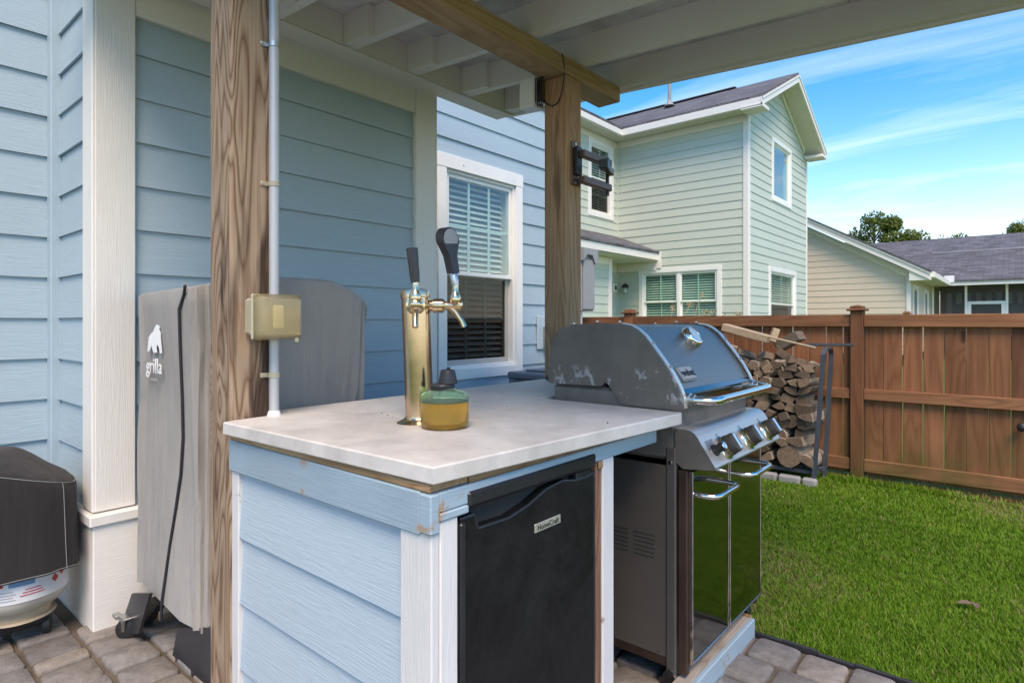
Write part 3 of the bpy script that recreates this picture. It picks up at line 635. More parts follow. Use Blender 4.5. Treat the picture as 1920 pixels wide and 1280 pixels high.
# condenser on the ground behind the counter
ac = thing('air_conditioner', 'grey outdoor condenser unit with a louvred side beside the wall', 'air conditioner', (-2.58, 3.7, GZ))
ax0, ax1, ay0, ay1, az = -2.915, -2.25, 3.40, 4.07, 0.830
cb('lid', M['acgrey'], ac, ax0-0.01, ax1+0.01, ay0-0.01, ay1+0.01, az-0.05, az, b=0.012); cb('fan_guard', M['acgrey'], ac, ax0+0.09, ax1-0.09, ay0+0.09, ay1-0.09, az, az+0.018, b=0.006)
cb('coil', M['dark'], ac, ax0+0.02, ax1-0.02, ay0+0.02, ay1-0.02, GZ+0.05, az-0.05)
for (x, y) in ((ax0, ay0), (ax1-0.05, ay0), (ax0, ay1-0.05), (ax1-0.05, ay1-0.05)): cb('corner_post', M['acgrey'], ac, x, x+0.05, y, y+0.05, GZ, az-0.05, b=0.006)
fin = MB()
for k in range(30):
    x = ax0+0.06+k*(ax1-ax0-0.12)/29; fin.box(x-0.003, x+0.003, ay0+0.004, ay0+0.018, GZ+0.06, az-0.052); y = ay0+0.06+k*(ay1-ay0-0.12)/29; fin.box(ax1-0.018, ax1-0.004, y-0.003, y+0.003, GZ+0.06, az-0.052)
fo_ = fin.build('louvre', M['acgrey'], ac); fo_['kind'] = 'stuff'; cb('pad', M['stone'], ac, ax0-0.06, ax1+0.06, ay0-0.06, ay1+0.06, GZ-0.02, GZ+0.045)
MB().tube([(-3.31, 4.52, 0.86), (-3.20, 4.42, 0.90), (-3.02, 4.2, 0.93), (-2.93, 4.04, 0.80)], 0.010, 8).build('line_set', M['blackpl'], ac, 40)
# ------------------------------------------------------------------ patio cover
pv = thing('patio_cover', 'white rafter patio roof on weathered brown timber posts', 'patio cover', (-1.82, 1.7, GZ))
PX0, PX1 = -1.890, -1.750
def rz(x): return 2.541 - 0.060*(x + 1.75)
def post(y0):
    mb = MB(); mb.cbox(PX0, PX1, y0, y0+0.140, GZ, 2.452, 0.007); return mb.build('post', M['post'] if y0 < 1 else M['beam_z'], pv)
M['beam_z'] = wood('brown_post_wood', (0.11, 0.050, 0.025), (0.34, 0.180, 0.096), (0.49, 0.305, 0.18), 'z', 0.75, bstr=0.6, n=16, tint_rnd=0.0, stain=((0.13, 0.08, 0.05), 0.64))
post(0.802); post(2.488)
cb('beam', M['beam'], pv, PX0-0.003, PX1+0.003, 0.30, 3.022, 2.453, 2.538, b=0.005)
RX0, RX1 = -2.60, 0.14  # outer roof end is out of view, cut short to let sunlight in
for i, y in enumerate((0.56, 0.972, 1.384, 1.790, 2.205, 2.625, 3.026)):
    w = 0.042
    def raf(nm, xa, xb, ya, yb, dz=0.0, h=0.150, mat='ceil'):
        return MB().add([(xa, ya, rz(xa)+dz), (xb, ya, rz(xb)+dz), (xb, yb, rz(xb)+dz), (xa, yb, rz(xa)+dz), (xa, ya, rz(xa)+h), (xb, ya, rz(xb)+h), (xb, yb, rz(xb)+h), (xa, yb, rz(xa)+h)],
                 [(0,1,2,3),(4,7,6,5),(0,4,5,1),(1,5,6,2),(2,6,7,3),(3,7,4,0)]).build(nm, M[mat], pv)
    raf('rafter', RX0, RX1, y, y+w); raf('rafter_block', RX0+0.002, RX0+0.205, y-0.034, y-0.0005, 0.002, 0.1495)
    if i == 6: raf('fascia_board', RX0-0.05, RX1+0.02, y+w+0.001, y+w+0.026, -0.012, 0.19)
raf('ledger', -2.628, RX0-0.0005, 0.50, 3.066, 0.0, 0.150)
cb('ledger_strip', M['ceil'], pv, -2.735, -2.60, 0.50, 3.068, rz(-2.60)-0.012, rz(-2.60)-0.001)
rsd = MB()
for k in range(6):
    xa = RX0 + k*0.505; xb = min(xa+0.502, RX1+0.03)
    MB().add([(xa, 0.50, rz(xa)+0.151), (xb, 0.50, rz(xb)+0.151), (xb, 3.09, rz(xb)+0.151), (xa, 3.09, rz(xa)+0.151), (xa, 0.50, rz(xa)+0.166), (xb, 0.50, rz(xb)+0.166), (xb, 3.09, rz(xb)+0.166), (xa, 3.09, rz(xa)+0.166)],
             [(0,1,2,3),(4,7,6,5),(0,4,5,1),(1,5,6,2),(2,6,7,3),(3,7,4,0)]).build('roof_sheet', M['deck'], pv)
raf('roofing', RX0-0.13, RX1+0.05, 0.47, 3.12, 0.168, 0.185, 'shy')
raf('rafter_end_board', RX1+0.001, RX1+0.022, 0.53, 3.09, -0.012, 0.16)
# transformer box with looped wire at the far post
tb = thing('transformer_box', 'small white power supply box with loops of black wire beside the far post', 'power supply', (-1.98, 2.5, 2.25))
p0, p1 = at(973, 180, Y=2.45), at(1001, 180, Y=2.45)
zt, zb_ = at(985, 146, Y=2.45).z, at(985, 203, Y=2.45).z
cb('case', M['pvc'], tb, p0.x, p1.x, 2.45, 2.53, zb_, zt, b=0.006); cb('end_plate', M['zinc'], tb, p1.x+0.001, PX0-0.001, 2.462, 2.525, zb_+0.015, zt-0.005, b=0.003)
for k in range(4):
    x = p1.x + 0.012 + 0.014*k; yy = 2.452 - 0.004*k
    MB().tube([(x, yy, zt-0.02), (x+0.002, yy-0.006, zb_+0.09), (x, yy-0.004, zb_+0.02), (x+0.014, yy-0.004, zb_-0.012-0.006*k), (x+0.018, yy-0.002, zb_+0.03), (x+0.012, yy, zt-0.03)], 0.003, 6).build('wire', M['blackpl'], tb, 40)
q = [at(*p, Y=2.479) for p in ((1012, 165), (1016, 185), (1026, 196), (1036, 199), (1046, 193), (1053, 175))] + [at(1057, 150, Y=2.483), at(1058, 120, X=-1.742), at(1054, 101, X=-1.742)]
tag(MB().tube(q, 0.0028, 6).build('hanging_wire', M['blackpl'], None, 40), 'thin black wire looped under the beam against the far post', 'wire')
q = [at(*p, Y=1.78) for p in ((628, -6), (634, 4), (645, 9), (652, 3), (648, -8))]
tag(MB().tube(q, 0.0035, 6).build('hook', M['zinc'], None, 40), 'small bent wire hook hanging from a white rafter', 'hook')
# ------------------------------------------------------------------ conduit and outlet on the near post
cd = thing('conduit_pipe', 'pale grey conduit pipe strapped up the near weathered post', 'pipe', (-1.732, 0.925, 0.91))
cy = 0.9255; CXX = -1.7335
MB().tube([(CXX, cy, 0.905), (CXX, cy, 1.17)], 0.0148, 16).build('lower_pipe', M['conduit'], cd, 40); MB().tube([(CXX, cy, 1.255), (CXX, cy, 2.452)], 0.0148, 16).build('upper_pipe', M['conduit'], cd, 40)
MB().lathe([(0.021, 0), (0.019, 0.008), (0.0155, 0.016)], (CXX, cy, 0.9095), n=14).build('sealant', M['pvc'], cd, 40)
for py in (78, 342, 704):
    z = at(505, py, X=-1.72).z; mb = MB(); mb.lathe([(0.0152, -0.007), (0.0172, -0.007), (0.0172, 0.007), (0.0152, 0.007)], (CXX, cy, z), n=16); mb.cbox(-1.7498, -1.7455, cy-0.036, cy-0.012, z-0.007, z+0.007, 0.001); mb.lathe([(0.004, 0), (0.003, 0.003), (0, 0.003)], (-1.7455, cy-0.030, z), (1, 0, 0), 8)
    mb.build('strap', M['zinc'] if py < 100 else M['boxyel'], cd, 40)
ob = thing('outlet_box', 'yellowed weatherproof outlet box with a cloudy cover on the near post', 'outlet box', (-1.70, 0.9, 1.13))
f0, f1 = at(484, 596, X=-1.655), at(571, 596, X=-1.655); zt, zb_ = at(530, 551, X=-1.65).z, at(530, 637, X=-1.65).z
cb('back_box', M['boxyel'], ob, -1.749, -1.692, f0.y+0.004, f1.y-0.012, zb_+0.014, zt-0.012, b=0.008)
fl_ = MB(); fl_.cbox(-1.6915, -1.680, f0.y-0.006, f1.y+0.004, zb_, zt, 0.005); fl_.build('flange', M['boxyel'], ob)
cv = MB(); nY, nZ = 9, 9; ya, yb = f0.y-0.002, f1.y; vs = []; fs = []
for i in range(nY+1):
    for j in range(nZ+1):
        u, v = i/nY*2-1, j/nZ*2-1; e = max(abs(u), abs(v)); h = 0.0 if e > 0.97 else (0.030 if e < 0.82 else 0.026)
        h += 0.006*(1-u*u)*(1-v*v)
        vs.append((-1.6795+h, (ya+yb)/2+u*(yb-ya)/2, (zb_+zt)/2+v*(zt-zb_)/2))
for i in range(nY):
    for j in range(nZ): fs.append((i*(nZ+1)+j, (i+1)*(nZ+1)+j, (i+1)*(nZ+1)+j+1, i*(nZ+1)+j+1))
cv.add(vs, fs); co_ = cv.build('cover', M['yelcover'], ob, 50); sm = co_.modifiers.new('thick', 'SOLIDIFY'); sm.thickness = 0.003
cb('receptacle', M['ivory'], ob, -1.679, -1.668, (ya+yb)/2-0.017, (ya+yb)/2+0.017, (zb_+zt)/2-0.034, (zb_+zt)/2+0.034, b=0.004)
cb('latch', M['boxyel'], ob, -1.660, -1.654, f1.y-0.030, f1.y-0.018, zb_-0.008, zb_+0.006, b=0.002)
for z in (zt-0.022, zb_+0.022): cb('hinge', M['boxyel'], ob, -1.70, -1.692, f0.y-0.004, f0.y+0.004, z-0.006, z+0.006, b=0.002)
# ------------------------------------------------------------------ television bracket on the far post
tv = thing('wall_bracket', 'dark bronze folding screen bracket bolted to the far post', 'bracket', (-1.75, 2.56, 1.95))
y0, y1_ = at(1071, 300, X=-1.745).y, at(1084, 300, X=-1.745).y; zt, zb_ = at(1077, 266, X=-1.745).z, at(1077, 348, X=-1.745).z
cb('back_plate', M['bronze'], tv, -1.7495, -1.741, y0, y1_, zb_, zt, b=0.003); cb('hinge_block', M['blackpl'], tv, -1.7405, -1.715, y0+0.012, y1_-0.004, zb_+0.05, zt-0.03, b=0.004)
for z in (zt-0.012, (zt+zb_)/2-0.01, zb_+0.014): MB().lathe([(0.008, 0), (0.007, 0.005), (0, 0.006)], (-1.741, (y0+y1_)/2, z), (1, 0, 0), 10).build('bolt', M['zinc'], tv, 40)
ye = at(1144, 300, X=-1.70).y
for (za, nm) in ((at(1090, 286, X=-1.70).z, 'upper_arm'), (at(1090, 335, X=-1.70).z, 'lower_arm')): cb(nm, M['bronze'], tv, -1.722, -1.686, y1_-0.03, ye, za-0.020, za+0.017, b=0.004)
za, zc = at(1090, 286, X=-1.70).z, at(1090, 335, X=-1.70).z
MB().lathe([(0.010, zc-0.045), (0.010, za+0.026)], (-1.704, ye-0.022, 0), n=10).build('pivot', M['blackpl'], tv, 40)
m4 = Matrix.Translation(Vector((-1.66, ye-0.085, (za+zc)/2+0.01))) @ Matrix.Rotation(R(18), 4, 'Z')
MB().cbox(-0.016, 0.016, -0.09, 0.07, -0.018, 0.018, 0.004, m4).build('front_arm', M['bronze'], tv); MB().cbox(-0.022, 0.026, -0.125, -0.07, -0.022, 0.026, 0.004, m4).build('head', M['blackpl'], tv)
# ------------------------------------------------------------------ outdoor bar
bar = thing('outdoor_bar', 'light blue sided bar cabinet with a pale stone top and open right bay', 'bar cabinet', (-1.3, 1.5, GZ))
ZC = 0.910
top = [(-0.872, 0.792), (-1.728, 0.770), (-1.736, 0.80), (-1.7475, 0.95), (-1.835, 0.952), (-1.838, 2.52), (-1.372, 2.52), (-1.372, 1.790), (-0.815, 1.790), (-0.806, 1.770)]
mb = MB(); n = len(top); cxm = sum(p[0] for p in top)/n; cym = sum(p[1] for p in top)/n
def inset(poly, d):
    out = []
    for i in range(len(poly)):
        a, b, c = Vector(poly[i-1]), Vector(poly[i]), Vector(poly[(i+1) % len(poly)])
        e1 = (b-a).normalized(); e2 = (c-b).normalized(); n1 = Vector((e1.y, -e1.x)); n2 = Vector((e2.y, -e2.x))
        k = (n1+n2); k = k/max(k.dot(n1), 0.3); out.append(tuple(b - k*d))
    return out
area = sum(top[i][0]*top[(i+1) % n][1]-top[(i+1) % n][0]*top[i][1] for i in range(n)); sg = 1 if area > 0 else -1
ti = inset(top, 0.0035*sg)
vs = [(x, y, ZC-0.036) for x, y in ti] + [(x, y, ZC-0.033) for x, y in top] + [(x, y, ZC-0.0035) for x, y in top] + [(x, y, ZC) for x, y in ti]; fs = [tuple(range(n)), tuple(range(3*n, 4*n))]
for r_ in range(3):
    for k in range(n): fs.append((r_*n+k, r_*n+(k+1) % n, (r_+1)*n+(k+1) % n, (r_+1)*n+k))
mb.add(vs, fs).build('countertop', M['counter'], bar)
YF, XF, XL = 0.806, -0.885, -1.746
def bb(nm, mat, *a, b=0.003): return cb(nm, M[mat], bar, *a, b=b)
bb('plywood_edge', 'rawwoodx', XL+0.004, XF-0.004, YF-0.009, YF+0.10, 0.8537, 0.8735); bb('plywood_edge', 'rawwood', XF-0.10, XF+0.002, YF+0.101, 1.742, 0.8527, 0.8735)
bb('apron_board', 'apron', XL, XF-0.031, YF-0.012, YF+0.010, 0.766, 0.8535)
bb('apron_corner', 'apron', XF-0.030, XF+0.006, YF-0.014, YF+0.012, 0.773, 0.852)
bb('apron_board', 'apron', XF-0.020, XF+0.004, YF+0.0125, 1.752, 0.812, 0.8525)
bb('apron_strip', 'apron', XF-0.0195, XF+0.006, YF+0.013, 0.900, 0.794, 0.8115)
bb('corner_post', 'whiteworn', XF-0.098, XF-0.001, YF-0.006, YF+0.016, GZ, 0.7725); bb('corner_post', 'whiteworn', XF-0.018, XF+0.001, YF+0.0165, YF+0.066, GZ, 0.7935)
bb('corner_post', 'whiteworn', XL+0.001, XL+0.042, YF-0.004, YF+0.05, GZ, 0.7655)
siding(bar, M['lblue'], 'y', YF+0.016, -1, XL+0.042, XF-0.098, GZ, 0.80, 0.578, 0.188, proud=0.016)
bb('back_panel', 'lblue', XL+0.0, XL+0.012, YF+0.051, 2.48, GZ, 0.8445); bb('inner_panel', 'rawwood', XL+0.0425, XF-0.099, YF+0.024, YF+0.034, GZ, 0.8445)
bb('divider_stud', 'darkstud', XF-0.088, XF-0.002, 1.404, 1.431, GZ, 0.8445); bb('divider_post', 'whiteworn', XF-0.060, XF+0.003, 1.4315, 1.490, GZ, 0.8115); bb('stud_end', 'rawwood', XF-0.001, XF+0.006, 1.407, 1.429, 0.790, 0.812)
bb('rear_stud', 'rawwood', XL+0.0125, XL+0.09, 1.404, 1.44, GZ, 0.858); bb('rear_stud', 'rawwood', XL+0.0125, XL+0.09, 2.40, 2.44, GZ, 0.858)
bb('floor_plate', 'greywood', -1.70, -0.90, 1.50, 1.545, GZ, 0.045)
crm = MB(); rs = random.Random(3)
for (px, py) in ((683, 744), (713, 749), (690, 768), (716, 775), (727, 779), (736, 782), (1100, 775), (1139, 793), (950, 762), (1010, 742)):
    p = at(px, py, Z=ZC); r_ = rs.uniform(0.0012, 0.003); crm.lathe([(r_, 0), (r_*1.1, r_*0.8), (0, r_*1.3)], (p.x, p.y, ZC), n=5)
cr_ = crm.build('dirt_crumbs', M['deadleaf']); cr_['kind'] = 'stuff'; tag(cr_, 'dark specks of dirt scattered on the pale countertop', 'dirt')
# ------------------------------------------------------------------ fridge
fr = thing('mini_fridge', 'black compact fridge with a pebbled door under the counter', 'fridge', (-1.1, 1.14, GZ))
FY0, FY1, FX = 0.879, 1.398, -0.884; YM = (FY0+FY1)/2
MB().cbox(-1.36, FX-0.052, FY0+0.004, FY1-0.004, 0.0, 0.842, 0.01).build('body', M['fridgetrim'], fr)
for (x, y) in ((-1.30, FY0+0.05), (-1.30, FY1-0.05), (-0.98, FY0+0.05), (-0.98, FY1-0.05)): cb('foot', M['blackpl'], fr, x-0.02, x+0.02, y-0.02, y+0.02, GZ+0.03, 0.0)
dtop = [(FY0, 0.785), (FY0+0.045, 0.785), (FY0+0.055, 0.752), (FY0+0.16, 0.749), (FY0+0.23, 0.762), (FY0+0.30, 0.785), (FY0+0.37, 0.792), (FY0+0.42, 0.782), (FY0+0.47, 0.780), (FY1, 0.786)]
dp = MB(); dp.prism([(FY0, 0.03)] + dtop + [(FY1, 0.03)], 'x', FX-0.050, FX-0.004); dp.build('door', M['fridge'], fr)
tr_ = MB()
for i in range(len(dtop)-1): tr_.tube([(FX-0.005, dtop[i][0], dtop[i][1]-0.002), (FX-0.005, dtop[i+1][0], dtop[i+1][1]-0.002)], 0.0035, 6)
tr_.build('door_lip', M['fridgetrim'], fr, 40)
cb('door_edge', M['fridgetrim'], fr, FX-0.049, FX+0.000, FY0-0.0005, FY0+0.020, 0.028, 0.776, b=0.006); cb('door_edge', M['fridgetrim'], fr, FX-0.049, FX-0.001, FY1-0.006, FY1+0.0005, 0.028, 0.778, b=0.003)
cb('handle_recess', M['dark'], fr, FX-0.052, FX-0.030, FY0+0.02, FY1-0.01, 0.745, 0.806); cb('top_cap', M['fridgetrim'], fr, FX-0.05, FX+0.008, FY0+0.012, FY1-0.004, 0.800, 0.843, b=0.010)
cb('hinge_pocket', M['blackpl'], fr, FX-0.03, FX-0.0035, FY1-0.088, FY1-0.016, 0.772, 0.799, b=0.003)
bY0, bY1 = at(1004, 985, X=FX).y, at(1052, 985, X=FX).y; bz = (at(1004, 989, X=FX).z + at(1052, 974, X=FX).z)/2
bd = cb('badge', M['badge'], fr, FX-0.0045, FX-0.001, bY0, bY1, bz-0.0105, bz+0.0105, b=0.001)
text_mesh('HomeCraft', 0.0188, M['ink'], fr, (FX-0.0008, (bY0+bY1)/2, bz-0.0005), (0, 1, 0), (0, 0, 1))
# ------------------------------------------------------------------ beer tower
TB = Vector((-1.302, 1.132, ZC)); lean = Vector((-0.036*cs, -0.036*sn, 1)).normalized()
tw = thing('beer_tower', 'tall brass beer tower with two taps leaning slightly on the counter', 'beer tower', TB)
MB().lathe([(0.066, 0.0), (0.066, 0.002), (0.058, 0.006), (0.047, 0.010), (0.042, 0.016), (0.042, 0.02)], TB, lean, 36).build('base_flange', M['brass'], tw, 40)
MB().lathe([(0.0400, 0.012), (0.0400, 0.352), (0.0425, 0.354), (0.0425, 0.368), (0.0405, 0.374), (0.030, 0.377), (0, 0.378)], TB, lean, 40).build('column', M['towerb'], tw, 40)
def faucet(ang, hlabel):
    d = Vector((math.cos(ang), math.sin(ang), 0)); c = TB + lean*0.330
    S = lambda l: [(r_, 0.034+(h_-0.034)*0.66) for r_, h_ in l]
    b = MB(); b.lathe(S([(0.027, 0.034), (0.027, 0.041), (0.016, 0.046), (0.016, 0.060), (0.0205, 0.061), (0.0205, 0.083), (0.0175, 0.0835), (0.0205, 0.084), (0.0205, 0.101), (0.015, 0.108), (0.0115, 0.114), (0.0115, 0.165), (0.0125, 0.168), (0.0125, 0.182), (0.009, 0.186), (0, 0.187)]), c, d, 20)
    f = b.build('faucet', M['brass'], tw, 35)
    p0 = c + d*0.092; MB().tube([p0, p0+d*0.022+Vector((0, 0, -0.018)), p0+d*0.040+Vector((0, 0, -0.045)), p0+d*0.046+Vector((0, 0, -0.060))], [0.0085, 0.0085, 0.008, 0.0085], 12).build('spout', M['brass'], f, 40)
    p1 = c + d*0.113; MB().lathe([(0.0125, 0.0), (0.016, 0.012), (0.0165, 0.024), (0.012, 0.034), (0.009, 0.040), (0.0095, 0.062)], p1, (0, 0, 1), 16).build('collar', M['brass'], f, 40)
    return f, p1 + Vector((0, 0, 0.058)), d
aR = math.atan2(sn, cs); aC = math.atan2(-cs*0.94, sn*1.0)
f1, h1, d1 = faucet(aC + 0.12, ''); f2, h2, d2 = faucet(aR - 0.05, '')
camr = Vector((cs, sn, 0)); l1 = Vector((0, 0, 1)) - camr*0.10
MB().lathe([(0.0115, 0), (0.0130, 0.02), (0.0155, 0.088), (0.0150, 0.092), (0, 0.092)], h1, l1, 8).build('tap_handle', M['handleblk'], f1, 30)
l2 = (Vector((0, 0, 1)) - camr*0.17).normalized()
MB().lathe([(0.0105, -0.002), (0.0115, 0.006), (0.0125, 0.034), (0.0110, 0.036)], h2, l2, 12).build('ferrule', M['zinc'], f2, 40)
m4 = Matrix.Translation(h2 + l2*0.034) @ Matrix(((d2.x, -d2.y, l2.x, 0), (d2.y, d2.x, l2.y, 0), (0, 0, l2.z, 0), (0, 0, 0, 1)))
hb = MB(); fd = (camr*0.80 + Vector((sn, -cs, 0))*0.62).normalized(); sd_ = fd.cross(l2).normalized()
prof = [(-0.012, 0.0), (0.012, 0.0), (0.0145, 0.038), (0.0165, 0.052), (0.024, 0.068)]
k0 = h2 + l2*0.034; cen = 0.098
pts = [(-0.0125, 0.0), (0.0125, 0.0), (0.0155, 0.050), (0.0215, 0.064)] + [(0.034*math.cos(t), cen+0.034*math.sin(t)) for t in [R(-38)+R(256)*i/20 for i in range(21)]] + [(-0.0215, 0.064), (-0.0155, 0.050)]
n = len(pts); th = 0.013
vs = [k0 + sd_*a + l2*b - fd*th for a, b in pts] + [k0 + sd_*a + l2*b + fd*th for a, b in pts]
hb.add(vs, [tuple(range(n)), tuple(range(n, 2*n))] + [(i, (i+1) % n, n+(i+1) % n, n+i) for i in range(n)]); big = hb.build('tap_handle', M['handleblk'], f2, 40)
MB().lathe([(0.0285, 0.0), (0.0285, 0.0012), (0.026, 0.0016), (0, 0.0016)], k0 + l2*cen + fd*(th+0.0002), fd, 28).build('tap_medallion', M['boxgrey'], f2, 40)
# ------------------------------------------------------------------ oil bottle
BB = at(834, 801, Z=ZC); BB = Vector((BB.x, BB.y, ZC))
bt = thing('oil_bottle', 'squat glass bottle of amber oil with a black cap beside the beer tower', 'bottle', BB)
r0 = 0.0655
MB().lathe([(r0, 0.0715), (r0, 0.078), (r0-0.002, 0.088), (0.054, 0.097), (0.032, 0.103), (0.029, 0.108), (0.027, 0.108), (0.0305, 0.1005), (0.052, 0.0945), (r0-0.0045, 0.086), (r0-0.003, 0.077), (r0-0.003, 0.0715)], BB, n=48).build('glass', M['bottle'], bt, 40)
MB().lathe([(0, 0.001), (0.050, 0.001), (0.062, 0.006), (r0-0.0005, 0.016), (r0-0.0005, 0.0705), (r0-0.004, 0.071), (0, 0.071)], BB, n=48).build('oil', M['amber'], bt, 40)
cc = BB + camr*0.0
MB().lathe([(0.0315, 0.100), (0.0325, 0.103), (0.0325, 0.108), (0.0305, 0.109), (0.0325, 0.110), (0.0325, 0.115), (0.030, 0.118), (0.018, 0.1185), (0, 0.1185)], cc - camr*0.006, n=36).build('collar', M['blackpl'], bt, 40)
MB().lathe([(0.0255, 0.1187), (0.0255, 0.121), (0.0205, 0.150), (0.0190, 0.154), (0.016, 0.1555), (0, 0.1555)], cc + camr*0.008, n=36).build('cap', M['blackpl'], bt, 40)
cb('cap_lug', M['blackpl'], bt, BB.x+cs*0.010-0.004, BB.x+cs*0.010+0.004, BB.y+sn*0.010-0.004, BB.y+sn*0.010+0.004, ZC+0.1556, ZC+0.162, b=0.001)
# ------------------------------------------------------------------ gas grill
gr = thing('gas_grill', 'large steel gas grill with curved hood, three knobs and dark mirror doors', 'grill', (-1.05, 2.14, GZ))
gr.location = (-1.05, 2.14, 0)
GY0, GY1 = 1.800, 2.482
prof = [(-1.351, 0.975), (-1.353, 0.993), (-1.339, 1.075), (-1.325, 1.127), (-1.313, 1.153), (-1.287, 1.173), (-1.233, 1.186), (-1.125, 1.191), (-1.045, 1.189), (-1.008, 1.183), (-0.982, 1.170), (-0.955, 1.149), (-0.932, 1.122), (-0.89, 1.070), (-0.857, 1.026), (-0.834, 0.986), (-0.820, 0.952), (-0.816, 0.916)]
low = [(-0.833, 0.913), (-1.018, 0.913), (-1.034, 0.918), (-1.060, 0.942), (-1.087, 0.977), (-1.094, 0.983), (-1.101, 0.985), (-1.108, 0.981), (-1.116, 0.971), (-1.335, 0.967)]
for (a, b) in ((GY0, GY0+0.026), (GY1-0.026, GY1)):
    MB().prism(prof + low, 'y', a, b).build('hood_end', M['cast'], gr, 30)
ins = [(x*1.0 + (0.010 if x < -1.2 else -0.008), z-0.005) for x, z in prof]
def strip(nm, pts, mat, y0, y1, t=0.004, sm=35):
    vs = []; 
    for i, p in enumerate(pts):
        a = Vector(pts[max(i-1, 0)]); b = Vector(pts[min(i+1, len(pts)-1)]); tdir = (b-a).normalized(); nn = Vector((tdir.y, -tdir.x))
        vs += [(p[0], y0, p[1]), (p[0], y1, p[1]), (p[0]+nn.x*t, y1, p[1]+nn.y*t), (p[0]+nn.x*t, y0, p[1]+nn.y*t)]
    fs = []
    for i in range(len(pts)-1):
        o = i*4
        for k in range(4): fs.append((o+k, o+(k+1) % 4, o+4+(k+1) % 4, o+4+k))
    fs += [(0, 1, 2, 3), tuple((len(pts)-1)*4+k for k in range(4))]
    return MB().add(vs, fs).build(nm, mat, gr, sm)
strip('hood_top', ins[:10], M['hoodtop'], GY0+0.026, GY1-0.026)
strip('hood_front', ins[9:16] + [(-0.838, 0.975)], M['hood'], GY0+0.026, GY1-0.026)
MB().prism([(-0.838, 0.9745), (-0.822, 0.962), (-0.819, 0.925), (-0.836, 0.922)], 'y', GY0+0.027, GY1-0.027).build('hood_lip', M['doorblk'], gr)
for (a, b) in ((GY0+0.012, GY0+0.030), (GY1-0.030, GY1-0.012)):
    strip('hood_trim', [(x+0.003, z+0.003) for x, z in prof[8:18]], M['trimsteel'], a, b, 0.005)
    for (x, z) in ((-0.932, 1.122), (-0.871, 1.045), (-1.06, 1.190), (-1.25, 1.184), (-1.15, 1.191)):
        MB().lathe([(0.0055, 0), (0.005, 0.004), (0, 0.005)], (x+0.004, (a+b)/2, z+0.004), (0.75 if x > -1 else 0, 0, 0.62), 8).build('bolt', M['zinc'], gr, 40)
MB().lathe([(0.008, -0.02), (0.008, 0.0), (0.005, 0.003)], (-1.352, GY0-0.001, 0.985), (0, -1, 0), 10).build('hinge_pin', M['blackpl'], gr, 40)
# cook box
cb('cook_box', M['firebox'], gr, -1.335, -0.845, GY0+0.012, GY1-0.012, 0.745, 0.966, b=0.012)
nf = Vector((0.78, 0, 0.62)).normalized()
tp = Vector((-0.946, 2.150, 1.131)); MB().lathe([(0.044, -0.004), (0.046, 0.008), (0.043, 0.022), (0.038, 0.028), (0.034, 0.029), (0.033, 0.026)], tp, nf, 32).build('thermometer', M['chrome'], gr, 40)
MB().lathe([(0.0335, 0.0255), (0.0335, 0.0270), (0, 0.0272)], tp, nf, 32).build('dial', M['whitedial'], gr, 40)
nb_ = Vector((0.80, 0, 0.60)).normalized(); ub_ = Vector((-0.60, 0, 0.80)); yb_ = Vector((0, 1, 0)); bc = Vector((-0.863, 1.930, 1.020))
m4 = Matrix((yb_, ub_, nb_)).transposed().to_4x4(); m4.translation = bc
MB().cbox(-0.052, 0.052, -0.029, 0.029, -0.006, 0.006, 0.005, m4).build('badge', M['boxgrey'], gr); MB().cbox(-0.045, 0.045, -0.023, 0.023, 0.0062, 0.0078, 0.001, m4).build('badge_face', M['screenframe'], gr)
text_mesh('weber', 0.036, M['ink'], gr, bc + nb_*0.0082 - ub_*0.001, yb_, ub_, bold=0.0012)
text_mesh('®', 0.012, M['ink'], gr, bc + nb_*0.0082 + yb_*0.040 - ub_*0.012, yb_, ub_)
hx = -0.735
MB().tube([(-0.828, GY0+0.042, 0.945), (-0.79, GY0+0.043, 0.944), (-0.752, GY0+0.052, 0.944), (hx, GY0+0.085, 0.944), (hx, GY0+0.12, 0.944), (hx, 2.14, 0.944), (hx, GY1-0.12, 0.944), (hx, GY1-0.085, 0.944), (-0.752, GY1-0.052, 0.944), (-0.79, GY1-0.043, 0.944), (-0.828, GY1-0.042, 0.945)], 0.0135, 16).build('hood_handle', M['chrome'], gr, 50)
for y in (GY0+0.042, GY1-0.042): MB().lathe([(0.021, -0.004), (0.021, 0.014), (0.0165, 0.016), (0.0165, 0.030), (0.014, 0.031)], (-0.822, y, 0.945), (1, 0, 0), 18).build('handle_bracket', M['zinc'], gr, 40)
